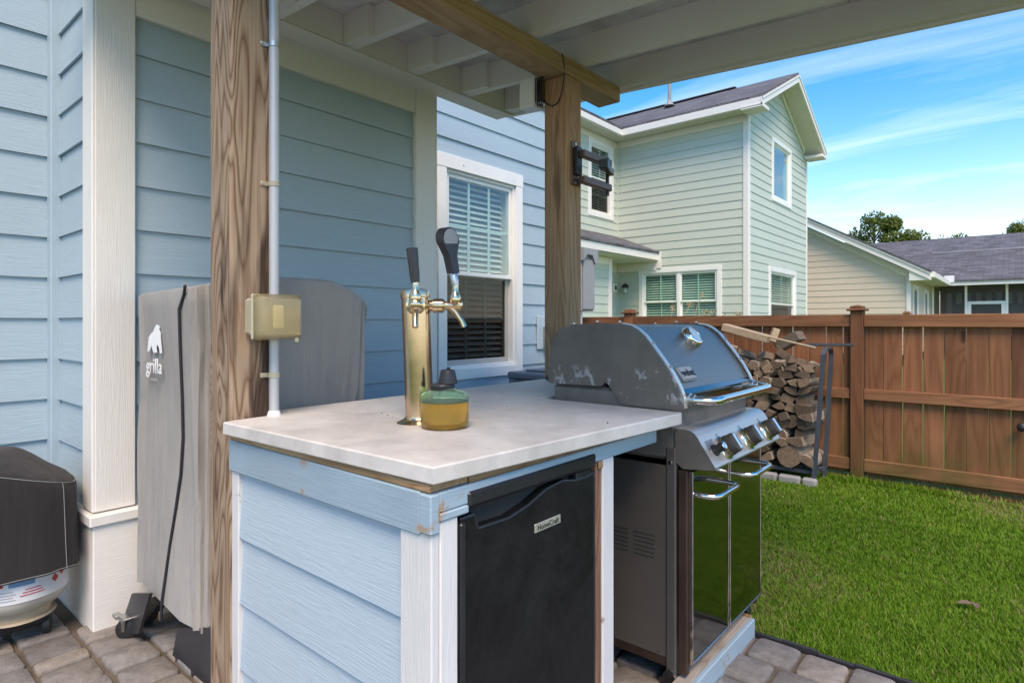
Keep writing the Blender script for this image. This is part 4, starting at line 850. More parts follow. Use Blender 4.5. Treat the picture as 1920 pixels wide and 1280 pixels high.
# control panel
cp = [(-0.846, 0.852), (-0.812, 0.853), (-0.795, 0.850), (-0.781, 0.843), (-0.771, 0.832), (-0.764, 0.820), (-0.714, 0.745), (-0.718, 0.738), (-0.818, 0.728), (-0.842, 0.745)]
CY0, CY1 = 1.806, 2.462
MB().prism(cp, 'y', CY0+0.004, CY1-0.004).build('control_panel', M['panelsteel'], gr, 30)
for (a, b) in ((CY0, CY0+0.0038), (CY1-0.0038, CY1)): MB().prism([(x*1.0, z) for x, z in cp], 'y', a, b).build('panel_end', M['cast'], gr)
npn = Vector((0.832, 0, 0.555)).normalized()
for i, y in enumerate((1.945, 2.150, 2.355)):
    c = Vector((-0.739, y, 0.783)); k = MB().lathe([(0.041, -0.002), (0.041, 0.004), (0.036, 0.008), (0.035, 0.012)], c, npn, 30).build('knob_bezel', M['chrome'], gr, 40)
    MB().lathe([(0.0335, 0.010), (0.0345, 0.013), (0.0345, 0.022), (0.033, 0.024)], c, npn, 30).build('knob_ring', M['olive'], k, 40)
    MB().lathe([(0.0330, 0.0242), (0.0320, 0.044), (0.0300, 0.048), (0, 0.0495)], c, npn, 30).build('knob_grip', M['knob'], k, 40)
    up_ = Vector((-0.555, 0, 0.832)); m4 = Matrix((yb_, up_, npn)).transposed().to_4x4(); m4.translation = c + npn*0.0497
    MB().cbox(-0.006, 0.006, -0.028, 0.028, -0.004, 0.006, 0.003, m4).build('knob_bar', M['chrome'], k)
    m4 = Matrix((yb_, up_, npn)).transposed().to_4x4(); m4.translation = Vector((-0.7625, y, 0.8185)) + npn*0.0012
    MB().cbox(-0.001, 0.001, -0.010, 0.010, -0.0004, 0.0004, 0.0001, m4).build('dial_mark', M['ink'], gr)
ci = Vector((-0.741, 1.872, 0.786)); MB().lathe([(0.020, -0.002), (0.018, 0.006), (0.014, 0.008), (0.014, 0.024), (0.0165, 0.026), (0.0165, 0.036), (0.010, 0.037)], ci, npn, 20).build('igniter', M['blackpl'], gr, 40)
MB().lathe([(0.0125, 0.0372), (0.011, 0.0395), (0, 0.040)], ci, npn, 20).build('igniter_button', M['chrome'], gr, 40)
up_ = Vector((-0.555, 0, 0.832))
for k in range(6):
    m4 = Matrix((yb_, up_, npn)).transposed().to_4x4(); m4.translation = Vector((-0.7605, 1.868, 0.8150)) + npn*0.0008 - up_*(k*0.0055)
    MB().cbox(-0.032, 0.030-0.006*(k % 3), -0.0012, 0.0012, -0.0002, 0.0002, 0.0001, m4).build('caution_line', M['ink'], gr)
# cart
for y in (GY0+0.004, GY1-0.030):
    for x in (-0.876, -1.330): cb('leg', M['legmetal'], gr, x, x+0.034, y, y+0.026, 0.055, 0.790, b=0.004)
cb('side_panel', M['sidepanel'], gr, -1.295, -0.879, GY0+0.010, GY0+0.018, 0.105, 0.728, b=0.002); cb('side_panel', M['sidepanel'], gr, -1.295, -0.879, GY1-0.018, GY1-0.010, 0.105, 0.728, b=0.002)
cb('back_panel', M['sidepanel'], gr, -1.318, -1.310, GY0+0.03, GY1-0.03, 0.105, 0.728, b=0.002); cb('bottom_tray', M['rustrefl'], gr, -1.31, -0.85, GY0+0.012, GY1-0.012, 0.075, 0.104, b=0.003)
cb('door_frame', M['rustrefl'], gr, -0.834, -0.806, GY0+0.006, GY0+0.030, 0.072, 0.722, b=0.002); cb('door_frame', M['rustrefl'], gr, -0.841, -0.806, GY1-0.030, GY1-0.006, 0.072, 0.722, b=0.002); cb('door_frame', M['rustrefl'], gr, -0.841, -0.812, GY0+0.031, GY1-0.031, 0.695, 0.727, b=0.002)  # side frame is mirrored metal, its dark brown reflection painted as base colour
for c in range(2):
    for r_ in range(6):
        x1 = -0.918 - c*0.098; MB().cbox(x1-0.078, x1, GY0+0.0088, GY0+0.0105, 0.492-r_*0.0145-0.0034, 0.492-r_*0.0145+0.0034, 0.0008).build('vent_slot_shade', M['dark'], gr)  # thin dark strips on the panel, shade of the slot openings as colour
for (x, z) in ((-1.012, 0.612), (-0.905, 0.118), (-0.965, 0.66)): MB().lathe([(0.004, 0), (0, 0.002)], (x, GY0+0.010, z), (0, -1, 0), 8).build('screw', M['dark'], gr)
MB().lathe([(0.007, 0), (0.006, 0.003), (0, 0.004)], (-0.859, GY0+0.004, 0.742), (0, -1, 0), 12).build('bolt', M['chrome'], gr, 40)
for i, (a, b) in enumerate(((GY0+0.022, 2.137), (2.146, GY1-0.002))):
    dr = MB().cbox(-0.8055, -0.795, a+0.007, b-0.007, 0.112, 0.716, 0.002).build('door', M['doorblk'], gr)
    for (p, q_) in ((a, a+0.0065), (b-0.0065, b)): MB().cbox(-0.8058, -0.792, p, q_, 0.104, 0.718, 0.002).build('door_edge', M['chrome'], dr)
    MB().cbox(-0.8058, -0.792, a+0.007, b-0.007, 0.104, 0.1115, 0.002).build('door_edge', M['steel'], dr)
    y0, y1_ = (1.835, 2.045) if i == 0 else (2.165, 2.395); zz_ = 0.646 if i == 0 else 0.652
    MB().tube([(-0.797, y0, zz_), (-0.76, y0, zz_), (-0.735, y0+0.008, zz_), (-0.722, y0+0.028, zz_), (-0.720, y0+0.05, zz_), (-0.720, y1_-0.05, zz_), (-0.722, y1_-0.028, zz_), (-0.735, y1_-0.008, zz_), (-0.76, y1_, zz_), (-0.797, y1_, zz_)], 0.0095, 14).build('door_handle', M['chrome'], dr, 50)
for (x, y) in ((-0.86, GY0+0.02), (-0.86, GY1-0.02), (-1.31, GY0+0.02), (-1.31, GY1-0.02)):
    cw = MB(); cw.lathe([(0.010, -0.014), (0.030, -0.014), (0.034, -0.008), (0.034, 0.008), (0.030, 0.014), (0.010, 0.014)], (x, y, 0.036), (0.3, 1, 0), 20); cw.cbox(x-0.012, x+0.012, y-0.018, y+0.018, 0.045, 0.076, 0.003); cw.build('caster', M['rubber'], gr, 40)
# timber plinth under the grill front
pf = thing('timber_plinth', 'low timber frame with a blue painted front board under the grill doors', 'plinth', (-0.81, 1.95, GZ))
cb('front_board', M['apron'], pf, -0.792, -0.774, 1.46, 2.352, GZ, 0.062, b=0.003); cb('top_board', M['greywood'], pf, -0.84, -0.7925, 1.46, 2.352, 0.012, 0.060, b=0.004)
cb('top_board', M['greywood'], pf, -0.895, -0.8405, 1.85, 2.32, 0.010, 0.071, b=0.003); cb('support_block', M['rawwood'], pf, -0.85, -0.80, 2.353, 2.40, GZ, 0.05, b=0.003)
# ------------------------------------------------------------------ covered smoker
smk = thing('covered_smoker', 'tall smoker under a faded grey fabric cover with a black zipper', 'smoker', (-2.36, 1.15, GZ))
SX0, SX1, SY0, SY1 = -2.672, -2.040, 0.845, 1.520
def sm_ring(t, n=96):
    """outline point of the cover at height fraction t (0 hem .. 1 top edge)"""
    out = []
    w = 1 - 0.055*(t**1.0)*0 ; hx, hy = (SX1-SX0)/2, (SY1-SY0)/2; cxm, cym = (SX0+SX1)/2, (SY0+SY1)/2
    for k in range(n):
        a = 2*math.pi*(k+0.5)/n - R(135); c, s_ = math.cos(a), math.sin(a); e = 0.22
        u, v = math.copysign(abs(c)**e, c), math.copysign(abs(s_)**e, s_)
        fold = 0.010*math.sin(a*13+1.0)*(1-t)**0.8*(0.4+0.6*math.sin(a*3.1+2)) + 0.010*abs(math.sin(a*11+t*1.5))**6*(1.0-0.3*t) + 0.006*math.sin(a*29+t*3)*(0.3+t) + 0.007*math.sin(a*7+t*6)
        belly = 0.018*math.sin(math.pi*t)
        taper = -0.025*(1-t)*(1 if u > 0.3 and v > 0.3 else 0)
        out.append((cxm + u*(hx+fold-belly*0.6+taper), cym + v*(hy+fold-belly*0.6+taper)))
    return out
def sm_top(x, y):
    v = (y-SY0)/(SY1-SY0); u = (x-SX0)/(SX1-SX0)
    return 1.318 + 0.052*math.sin(math.pi*min(1, max(0, v*0.92+0.02)))*(0.35+0.65*u) - 0.055*max(0, v-0.72)/0.28 - 0.012*(1-u)
NT = 22; N_ = 96; vs = []; fs = []
hem = lambda x, y: 0.165 + (0.0 if x > -2.37 else 0.03) + 0.006*math.sin(x*23+y*17)
for i in range(NT+1):
    t = i/NT
    for k, (x, y) in enumerate(sm_ring(t)):
        zt = sm_top(x, y) - 0.012; zz_ = hem(x, y) + (zt-hem(x, y))*t
        vs.append((x, y, zz_))
for sc_, dz in ((0.975, 0.010), (0.80, 0.020), (0.45, 0.028)):
    for (x, y) in sm_ring(1.0):
        cxm, cym = (SX0+SX1)/2, (SY0+SY1)/2; x2, y2 = cxm+(x-cxm)*sc_, cym+(y-cym)*sc_
        vs.append((x2, y2, sm_top(x, y)-0.012+dz*0.9))
vs.append(((SX0+SX1)/2, (SY0+SY1)/2, 1.372)); L = NT+3
for i in range(L):
    for k in range(N_): fs.append((i*N_+k, i*N_+(k+1) % N_, (i+1)*N_+(k+1) % N_, (i+1)*N_+k))
for k in range(N_): fs.append((L*N_+k, L*N_+(k+1) % N_, (L+1)*N_))
cvr = MB().add(vs, fs).build('cover', M['cover'], smk, 80)
def smf(px, py, off=0.006):
    p = at(px, py, Y=SY0); t = min(1, max(0, (p.z-0.17)/1.15)); best = None
    for (x, y) in sm_ring(t, 96):
        if y < SY0+0.12 and (best is None or abs(x-p.x) < abs(best[0]-p.x)): best = (x, y)
    return Vector((p.x, best[1]-off, p.z))
zp = [smf(*q) for q in ((356, 536), (349, 552), (345, 580), (343, 650), (341, 740), (339, 820), (334, 890), (326, 960), (320, 1020), (316, 1080), (313, 1120), (312, 1158))]
MB().tube(zp, 0.0050, 8).build('zipper', M['zip'], smk, 50)
pz = zp[-1]; cb('zipper_pull', M['brass'], smk, pz.x-0.012, pz.x-0.003, pz.y-0.004, pz.y+0.002, pz.z-0.004, pz.z+0.030, b=0.002)
for pxs in ((386, 388, 389, 391), ):
    MB().tube([smf(386, 548, 0.002), smf(388, 700, 0.002), smf(389, 900, 0.002), smf(386, 1120, 0.002)], 0.0016, 6).build('seam', M['thread'], smk, 50)
# emblem and lettering on the flank
yE = min(smf(290, y_).y for y_ in (620, 643, 660, 685)) - 0.001
g0 = at(291, 640, Y=yE); sc_ = 0.0034
gor = [(2, 25), (5, 24), (7, 21), (6, 17), (8, 13), (8, 6), (9, -6), (10, -16), (7, -17), (6, -10), (4, -4), (2, -9), (3, -16), (-2, -17), (-4, -11), (-5, -6), (-7, -12), (-9, -16), (-11, -15), (-10, -4), (-9, 6), (-6, 11), (-2, 15), (-1, 19)]
MB().prism([(g0.x+a*0.0068, g0.z+b*0.0025) for a, b in gor], 'y', yE-0.0012, yE).build('emblem', M['white_ink'], smk)
t0 = at(289, 687, Y=yE); text_mesh('grilla', 0.080, M['white_ink'], smk, (t0.x+0.0, yE-0.001, t0.z), (1, 0, 0), (0, 0, 1))
t0 = at(289, 715, Y=yE); text_mesh('MMM', 0.030, M['grey_ink'], smk, (t0.x, yE-0.001, t0.z), (1, 0, 0), (0, 0, 1))
def slab(nm, pts, mat, y0, y1): return MB().prism(pts, 'y', y0, y1).build(nm, mat, smk)
a = [at(*p, Y=0.80) for p in ((247, 1112), (281, 1112), (259, 1188), (222, 1186))]
slab('leg', [(p.x, p.z) for p in a], M['darksteel'], 0.80, 0.81)
a = [at(*p, Y=0.875) for p in ((282, 1120), (302, 1132), (262, 1186), (250, 1186))]; slab('leg_brace', [(p.x, p.z) for p in a], M['dark'], 0.862, 0.90)
a = [at(*p, Y=0.86) for p in ((334, 1176), (400, 1176), (400, 1300), (322, 1300))]; slab('leg', [(p.x, max(p.z, GZ)) for p in a], M['darksteel'], 0.858, 0.90)
cb('cabinet', M['darksteel'], smk, SX0+0.09, SX1-0.10, SY0+0.09, SY1-0.1, 0.30, 1.22, b=0.02)
for (x, y) in ((-2.60, 1.44), (-2.12, 1.44)): cb('leg', M['darksteel'], smk, x-0.03, x+0.03, y-0.03, y+0.03, GZ, 0.32)
cp_ = at(235, 1212, Y=0.79); cw = MB(); cw.lathe([(0.008, -0.013), (0.030, -0.013), (0.040, -0.007), (0.040, 0.007), (0.030, 0.013), (0.008, 0.013)], (cp_.x+0.004, 0.795, 0.030), (0.75, -0.75, 0), 24); cw.build('caster_wheel', M['rubber'], smk, 40)
MB().prism([(cp_.x-0.034, 0.070), (cp_.x+0.026, 0.072), (cp_.x+0.012, 0.026), (cp_.x-0.008, 0.024)], 'y', 0.775, 0.783).build('caster_fork', M['zinc'], smk); cb('caster_brake', M['zinc'], smk, cp_.x-0.066, cp_.x-0.028, 0.765, 0.79, 0.062, 0.078, b=0.003)
cb('caster_plate', M['zinc'], smk, cp_.x-0.035, cp_.x+0.030, 0.775, 0.855, 0.0705, 0.078, b=0.002)
# ------------------------------------------------------------------ propane tank and its cover
TC = Vector((-2.905, 0.528, 0)); tk = thing('propane_tank', 'white propane tank with red and blue label on a dark wheeled stand', 'propane tank', (TC.x, TC.y, GZ))
MB().lathe([(0.0, 0.112), (0.06, 0.113), (0.105, 0.124), (0.135, 0.142), (0.1515, 0.168), (0.155, 0.195), (0.155, 0.36), (0.145, 0.40), (0.10, 0.43), (0, 0.44)], TC, n=48).build('tank_body', M['tankwhite'], tk, 50)
MB().lathe([(0.1548, 0.182), (0.1562, 0.1825), (0.1562, 0.285), (0.1548, 0.2855)], TC, n=48).build('label_band', M['tanklabel'], tk, 50)
MB().lathe([(0.098, 0.098), (0.112, 0.096), (0.116, 0.088), (0.112, 0.090), (0.102, 0.094), (0.102, 0.128), (0.098, 0.128)], TC, n=48).build('foot_ring', M['tankring'], tk, 50)
cdir = math.atan2(-TC.y, -TC.x)
def lab(nm, mat, a0, a1, z0, z1, dr=0.0012):
    vs = []; fs = []; k = 6
    for i in range(k+1):
        a = cdir + a0 + (a1-a0)*i/k
        for z in (z0, z1): vs.append((TC.x+math.cos(a)*(0.1562+dr), TC.y+math.sin(a)*(0.1562+dr), z))
    for i in range(k): fs.append((2*i, 2*i+2, 2*i+3, 2*i+1))
    return MB().add(vs, fs).build(nm, mat, tk)
lab('label_print', M['red'], -0.50, -0.28, 0.246, 0.272); lab('label_print', M['blueink'], -0.18, 0.30, 0.243, 0.270)
for k in range(3): lab('label_print', M['red'], 0.02 + 0.05*k, 0.50-0.04*k, 0.205+0.010*k, 0.2085+0.010*k)
for k in range(4): lab('label_print', M['grey_ink'], -0.52, -0.05-0.05*(k % 2), 0.196+0.010*k, 0.1985+0.010*k)
aa = cdir + 0.74
for (da, z) in ((0.0, 0.236), (0.20, 0.252)):
    c = Vector((TC.x+math.cos(aa+da)*0.1578, TC.y+math.sin(aa+da)*0.1578, z)); tg = Vector((-math.sin(aa+da), math.cos(aa+da), 0))
    MB().add([c+tg*0.014, c+Vector((0, 0, 0.016)), c-tg*0.014, c-Vector((0, 0, 0.016))], [(0, 1, 2, 3)]).build('hazard_diamond', M['red'], tk)
cb('stand', M['blackpl'], tk, TC.x-0.10, TC.x+0.06, TC.y-0.09, TC.y+0.09, 0.045, 0.0875, b=0.008)
for (x, y) in ((-0.07, -0.08), (0.04, -0.08), (-0.07, 0.08), (0.04, 0.08)): MB().lathe([(0.02, -0.012), (0.037, -0.010), (0.037, 0.010), (0.02, 0.012)], (TC.x+x, TC.y+y, 0.037), (0.4, 1, 0), 18).build('stand_wheel', M['rubber'], tk, 40)
kc = thing('tank_cover', 'black stitched fabric cover pulled over the propane tank', 'cover', (TC.x, TC.y, 0.2))
vs = []; fs = []; N_ = 64; levels = [(0.0, 1.055), (0.06, 1.045), (0.2, 1.03), (0.4, 1.015), (0.6, 1.0), (0.74, 0.985), (0.80, 0.955), (0.84, 0.86), (0.90, 0.55), (0.96, 0.28), (0.985, 0.1)]
for (t, sc_) in levels:
    for k in range(N_):
        a = 2*math.pi*k/N_; c, s_ = math.cos(a-cdir), math.sin(a-cdir); e = 0.62
        u, v = math.copysign(abs(c)**e, c), math.copysign(abs(s_)**e, s_); rr = 0.178
        lx, ly = u*rr*sc_, v*rr*sc_*1.0
        f_ = 1 + 0.022*math.sin(a*9+1)*(1-t) + 0.012*math.sin(a*17+4*t)
        x = TC.x + (lx*math.cos(cdir) - ly*math.sin(cdir))*f_ ; y = TC.y + (lx*math.sin(cdir) + ly*math.cos(cdir))*f_
        z = 0.262 + t*0.46 + 0.012*math.sin(a*2+1)*(1-t) - (0.09*(ly/0.18) if t > 0.5 else 0)*(t-0.5)*2*-1*-1
        vs.append((min(x, 9), min(y, YC-0.034), z))
for i in range(len(levels)-1):
    for k in range(N_): fs.append((i*N_+k, i*N_+(k+1) % N_, (i+1)*N_+(k+1) % N_, (i+1)*N_+k))
fs.append(tuple((len(levels)-1)*N_+k for k in range(N_)))
MB().add(vs, fs).build('fabric', M['bcover'], kc, 60)
for li in (0, 6): MB().tube([Vector(vs[li*N_+(k % N_)])*1.0 + (Vector(vs[li*N_+(k % N_)])-Vector((TC.x, TC.y, vs[li*N_+(k % N_)][2]))).normalized()*0.002 + Vector((0, 0, 0.006 if li == 0 else 0)) for k in range(N_+1)], 0.0014, 5).build('stitching', M['thread'], kc, 50)
kb_ = int(((cdir + R(44)) % (2*math.pi))/(2*math.pi)*N_)
MB().tube([Vector(vs[i*N_+kb_]) + (Vector(vs[i*N_+kb_])-Vector((TC.x, TC.y, vs[i*N_+kb_][2]))).normalized()*0.002 for i in range(7)], 0.0014, 5).build('stitching', M['thread'], kc, 50)
# ------------------------------------------------------------------ fence
FYP = 5.258; fn = thing('wooden_fence', 'reddish brown stained picket fence with capped posts behind the lawn', 'fence', (-1.0, FYP+0.05, GZ))
posts = (-2.955, -0.966, 1.03, 3.02)
for i, x in enumerate(posts):
    MB().cbox(x-0.0445, x+0.0445, FYP, FYP+0.089, GZ-0.02, 1.285, 0.004).build('post', M['fence_z'], fn)
    cpm = MB(); cpm.cbox(x-0.068, x+0.068, FYP-0.023, FYP+0.112, 1.2855, 1.304, 0.007); cpm.cbox(x-0.046, x+0.046, FYP-0.001, FYP+0.090, 1.3045, 1.322, 0.004); cpm.add([(x-0.046, FYP-0.001, 1.322), (x+0.046, FYP-0.001, 1.322), (x+0.046, FYP+0.09, 1.322), (x-0.046, FYP+0.09, 1.322), (x, FYP+0.0445, 1.334)], [(0, 1, 4), (1, 2, 4), (2, 3, 4), (3, 0, 4)]); cpm.build('post_cap', M['fence_x'], fn)
spans = [(-4.9, posts[0]-0.045)] + [(posts[i]+0.045, posts[i+1]-0.045) for i in range(3)] + [(posts[3]+0.045, 4.6)]
rs = random.Random(9)
for (a, b) in spans:
    for (z0, z1) in ((1.166, 1.256), (0.600, 0.686), (0.052, 0.142)):
        MB().cbox(a+0.001, b-0.001, FYP+0.014, FYP+0.050, z0+rs.uniform(-.004, .004), z1+rs.uniform(-.004, .004), 0.004).build('rail', M['fence_x'], fn)
    x = a + 0.004; 
    while x < b - 0.03:
        w = min(rs.uniform(0.117, 0.124), b-x-0.003); dz = rs.uniform(-0.006, 0.006); dy = rs.uniform(0, 0.004)
        MB().cbox(x, x+w, FYP+0.0505+dy, FYP+0.068+dy, 0.015+dz, 1.215+dz, 0.003).build('picket', M['fence_z'], fn)
        x += w + rs.choice((0.0015, 0.003, 0.005, 0.006, 0.0075))
    MB().cbox(a+0.002, b-0.002, FYP+0.053, FYP+0.068, GZ-0.03, 0.006, 0.003).build('kick_board', M['fence_x'], fn)
lt = MB(); lp = at(1912, 802, Y=FYP-0.03); lt.lathe([(0.006, 0), (0.008, 0.03), (0.024, 0.036), (0.029, 0.048), (0.027, 0.062), (0.015, 0.070), (0, 0.072)], (lp.x+0.012, FYP+0.049, lp.z), (0, -1, 0), 20)
one('gate_knob', lt, 'black round knob fixed to the brown fence boards', 'knob', M['blackpl'], smooth=40)
nf_ = MB(); nx = at(1700, 590, Y=12.5).x; nf_.cbox(nx-0.045, nx+0.045, 12.5, 12.59, GZ, 1.355, 0.004); nf_.cbox(nx-0.065, nx+0.065, 12.48, 12.61, 1.3555, 1.375, 0.006); nf_.cbox(nx-0.045, nx+0.045, 12.5, 12.59, 1.3755, 1.40, 0.004)
one('fence_post', nf_, 'lone brown capped post standing beyond the fence before the tan house', 'post', M['fence_x'])
# ------------------------------------------------------------------ firewood and rack
rk = thing('log_rack', 'dark grey flat bar rack end holding the firewood by the fence', 'log rack', (-1.18, 5.03, GZ))
def flat(pts, w, t, nm):
    """flat bar along pts (y,z) plane at varying x"""
    mb = MB(); vs = []; fs = []
    for i, p in enumerate(pts):
        a = Vector(pts[max(i-1, 0)]); b = Vector(pts[min(i+1, len(pts)-1)]); td = (b-a).normalized(); nn = Vector((1, 0, 0)).cross(td).normalized(); p = Vector(p)
        vs += [p-Vector((w/2, 0, 0))-nn*t/2, p+Vector((w/2, 0, 0))-nn*t/2, p+Vector((w/2, 0, 0))+nn*t/2, p-Vector((w/2, 0, 0))+nn*t/2]
    for i in range(len(pts)-1):
        for k in range(4): fs.append((i*4+k, i*4+(k+1) % 4, i*4+4+(k+1) % 4, i*4+4+k))
    fs += [(0, 1, 2, 3), tuple(len(vs)-4+k for k in range(4))]
    return mb.add(vs, fs).build(nm, M['rackpaint'], rk)
yf, yb2 = 4.915, 5.155
flat([(-1.190, yf, GZ), (-1.150, yf+0.004, 0.5), (-1.124, yf+0.008, 0.955), (-1.120, yf+0.03, 0.990), (-1.119, yf+0.07, 1.0), (-1.118, yb2-0.07, 1.0), (-1.117, yb2-0.03, 0.990), (-1.119, yb2-0.006, 0.955), (-1.140, yb2-0.003, 0.5), (-1.170, yb2, GZ)], 0.032, 0.014, 'upright_frame')
MB().cbox(-2.3, -1.16, yf+0.02, yf+0.05, 0.045, 0.075, 0.003).build('base_rail', M['rackpaint'], rk); MB().cbox(-2.3, -1.16, yb2-0.05, yb2-0.02, 0.045, 0.075, 0.003).build('base_rail', M['rackpaint'], rk)
for x in (-2.3, -1.75): MB().cbox(x, x+0.035, yf+0.018, yb2-0.018, GZ, 0.0445, 0.003).build('rack_foot', M['rackpaint'], rk)
p0, p1 = Vector((-1.27, 4.99, 1.006)), Vector((-0.985, 5.19, 1.022))
dv = (p1-p0).normalized(); m4 = Matrix.Translation((p0+p1)/2) @ Matrix.Rotation(math.atan2(dv.y, dv.x), 4, 'Z')
one('dark_bar', MB().cbox(-0.18, 0.18, -0.016, 0.016, 0.0, 0.022, 0.004, m4), 'dark flat bar lying across the rack top towards the fence post', 'bar', M['darksteel'])
rs = random.Random(21)
def log_obj(name, label, cx_, cz_, poly, y0, ln, rot=(0, 0, 0), mats=None, group=None):
    k = len(poly); nseg = 4; vs = []; fs = []; mi = []
    jit = [[(rs.uniform(-.004, .004), rs.uniform(-.004, .004)) for _ in poly] for _ in range(nseg+1)]
    for i in range(nseg+1):
        for j, (a, b) in enumerate(poly): vs.append((a+jit[i][j][0], -ln/2+ln*i/nseg + (rs.uniform(-.004, .004) if i in (0, nseg) else 0), b+jit[i][j][1]))
    mb = MB()
    for i in range(nseg):
        for j in range(k): fs.append((i*k+j, i*k+(j+1) % k, (i+1)*k+(j+1) % k, (i+1)*k+j))
    mb.add(vs, fs); mb.cur = 1; o0 = 0
    mb.f += [tuple(range(k)), tuple(nseg*k+j for j in range(k))]; mb.mi += [1, 1]
    o = mb.build(name, mats or [M['log'], M['logend']], None, 35); o.location = (cx_, y0+ln/2, cz_); o.rotation_euler = rot
    return tag(o, label, 'log', group)
def splitpoly(r):
    t = rs.random()
    if t < 0.5:
        a0 = rs.uniform(0, 6.28); sp = rs.uniform(R(62), R(110)); p = [(0, 0)] + [(r*1.35*math.cos(a0+sp*i/4), r*1.35*math.sin(a0+sp*i/4)) for i in range(5)]
        mx_, mz_ = sum(q[0] for q in p)/6, sum(q[1] for q in p)/6; return [(a-mx_, b-mz_) for a, b in p]
    if t < 0.93:
        n = rs.choice((4, 4, 5)); a0 = rs.uniform(0, 6.28); return [(r*rs.uniform(0.75, 1.1)*math.cos(a0+6.283*i/n), r*rs.uniform(0.75, 1.1)*math.sin(a0+6.283*i/n)*0.85) for i in range(n)]
    return [(r*0.8*math.cos(6.283*i/9)*rs.uniform(.93, 1.05), r*0.8*math.sin(6.283*i/9)*rs.uniform(.93, 1.05)) for i in range(9)]
G1 = 'split firewood stacked against the fence'; LBL = 'weathered split log stacked in the firewood pile by the fence'
LB2 = 'grey cut block tumbled on the upper part of the firewood pile'; G2 = 'grey cut blocks tumbled on top of the firewood'
rr = lambda n, r: [(r*math.cos(6.283*i/n)*rs.uniform(.96, 1.04), r*math.sin(6.283*i/n)*rs.uniform(.96, 1.04)) for i in range(n)]
log_obj('firewood_log', 'thick round log end with rings at the bottom of the firewood pile', -1.362, 0.170, rr(14, 0.088), 4.90, 0.36)
log_obj('firewood_log', 'half round grey log between the round log and the rack upright', -1.245, 0.135, [(0.066*math.cos(t), 0.066*math.sin(t)-0.01) for t in [math.pi*i/8 for i in range(9)]], 4.905, 0.36, (0, 0.5, 0))
z = 0.115; lay = 0
while z < 0.84:
    h = rs.uniform(0.062, 0.078); x = -2.28 + rs.uniform(0, 0.05); xe = -1.235
    while x < xe - 0.03:
        w = rs.uniform(0.075, 0.125); cx_ = x + w/2
        if not (z < 0.24 and cx_ > -1.48):
            poly = splitpoly(1.0); sx_ = w/2/max(abs(q[0]) for q in poly)*1.04; sz_ = h/2/max(abs(q[1]) for q in poly)*1.15
            shp = {6: 'wedge shaped split log', 4: 'four sided split log', 5: 'five sided split log', 9: 'thin unsplit round log'}[len(poly)]
            row_ = 'lowest rows' if z < 0.28 else ('middle rows' if z < 0.58 else 'upper rows')
            near_ = ' beside the rack upright' if cx_ > -1.36 else ''
            log_obj('firewood_log', f'{shp} in the {row_} of the firewood stack{near_}', cx_, z+h/2, [(a*sx_, b*sz_) for a, b in poly], 4.905+rs.uniform(-0.03, 0.035), rs.uniform(0.30, 0.36), (rs.uniform(-.05, .05), rs.uniform(-.3, .3), rs.uniform(-.10, .10)), group=f'{shp}s, {row_}{near_}')
        x += w*0.97
    z += h*0.93; lay += 1
for k in range(46):
    x = rs.uniform(-2.2, -1.25); zmax = 0.86 + (-1.20-x)*0.30; z_ = rs.uniform(0.80, min(1.10, zmax)); w, h = rs.uniform(0.05, 0.10), rs.uniform(0.038, 0.065)
    pl = [(-w/2, -h/2), (w/2, -h/2), (w/2, h/2), (-w/2, h/2)] if rs.random() < 0.62 else [(a*0.055, b*0.045) for a, b in splitpoly(1.0)]
    kind_ = 'rectangular grey block' if len(pl) == 4 and abs(pl[0][0]+w/2) < 1e-9 else 'jagged split chunk'; where_ = 'near the rack' if x > -1.5 else ('under the long pale board' if x > -1.9 else 'against the far side of the grill')
    log_obj('firewood_log', f'{kind_} tumbled on top of the firewood {where_}', x, z_, pl, 4.93+rs.uniform(-0.05, 0.05), rs.uniform(0.14, 0.27), (rs.uniform(-.45, .30), rs.uniform(-.6, .6), rs.uniform(-1.0, 0.8)), group=f'{kind_}s on the firewood {where_}')
def board(name, label, pa, pb, w, t, mat, cat='board'):
    pa, pb = Vector(pa), Vector(pb); d = pb-pa; m4 = Matrix.Translation((pa+pb)/2) @ d.to_track_quat('X', 'Z').to_matrix().to_4x4()
    o = MB().cbox(-d.length/2, d.length/2, -w/2, w/2, -t/2, t/2, 0.004, m4); return one(name, o, label, cat, mat)
board('pale_board', 'long pale board lying on top of the firewood pile', at(1358, 613, Y=4.93), at(1442, 636, Y=4.90), 0.10, 0.058, M['logpale'])
board('thin_stick', 'thin pale stick sloping across the firewood towards the rack', at(1440, 631, Y=4.87), at(1530, 652, Y=4.90), 0.014, 0.016, M['logpale'], 'stick')
board('weathered_board', 'grey board end leaning up behind the firewood near the fence', at(1462, 650, Y=5.10), at(1502, 628, Y=5.08), 0.14, 0.075, M['log'])
board('end_block', 'small upright block wedged beside the long pale board', at(1447, 640, Y=4.95), at(1456, 616, Y=4.97), 0.05, 0.05, M['logpale'], 'block')
for i, (pa, pb) in enumerate(((1405, 1458), (1459, 1502), (1503, 1533))):
    xa, xb = at(pa, 890, Y=4.86).x, at(pb, 890, Y=4.86).x; mb = MB(); mb.cbox(xa+0.004, xb-0.004, 4.83, 4.893, GZ-0.02, 0.032, 0.012)
    one('edging_stone', mb, ('low grey edging stone partly behind the grill door', 'middle one of the three low grey edging stones', 'short grey edging stone at the foot of the rack upright')[i], 'stone', M['stone'], 'edging stones before the firewood')
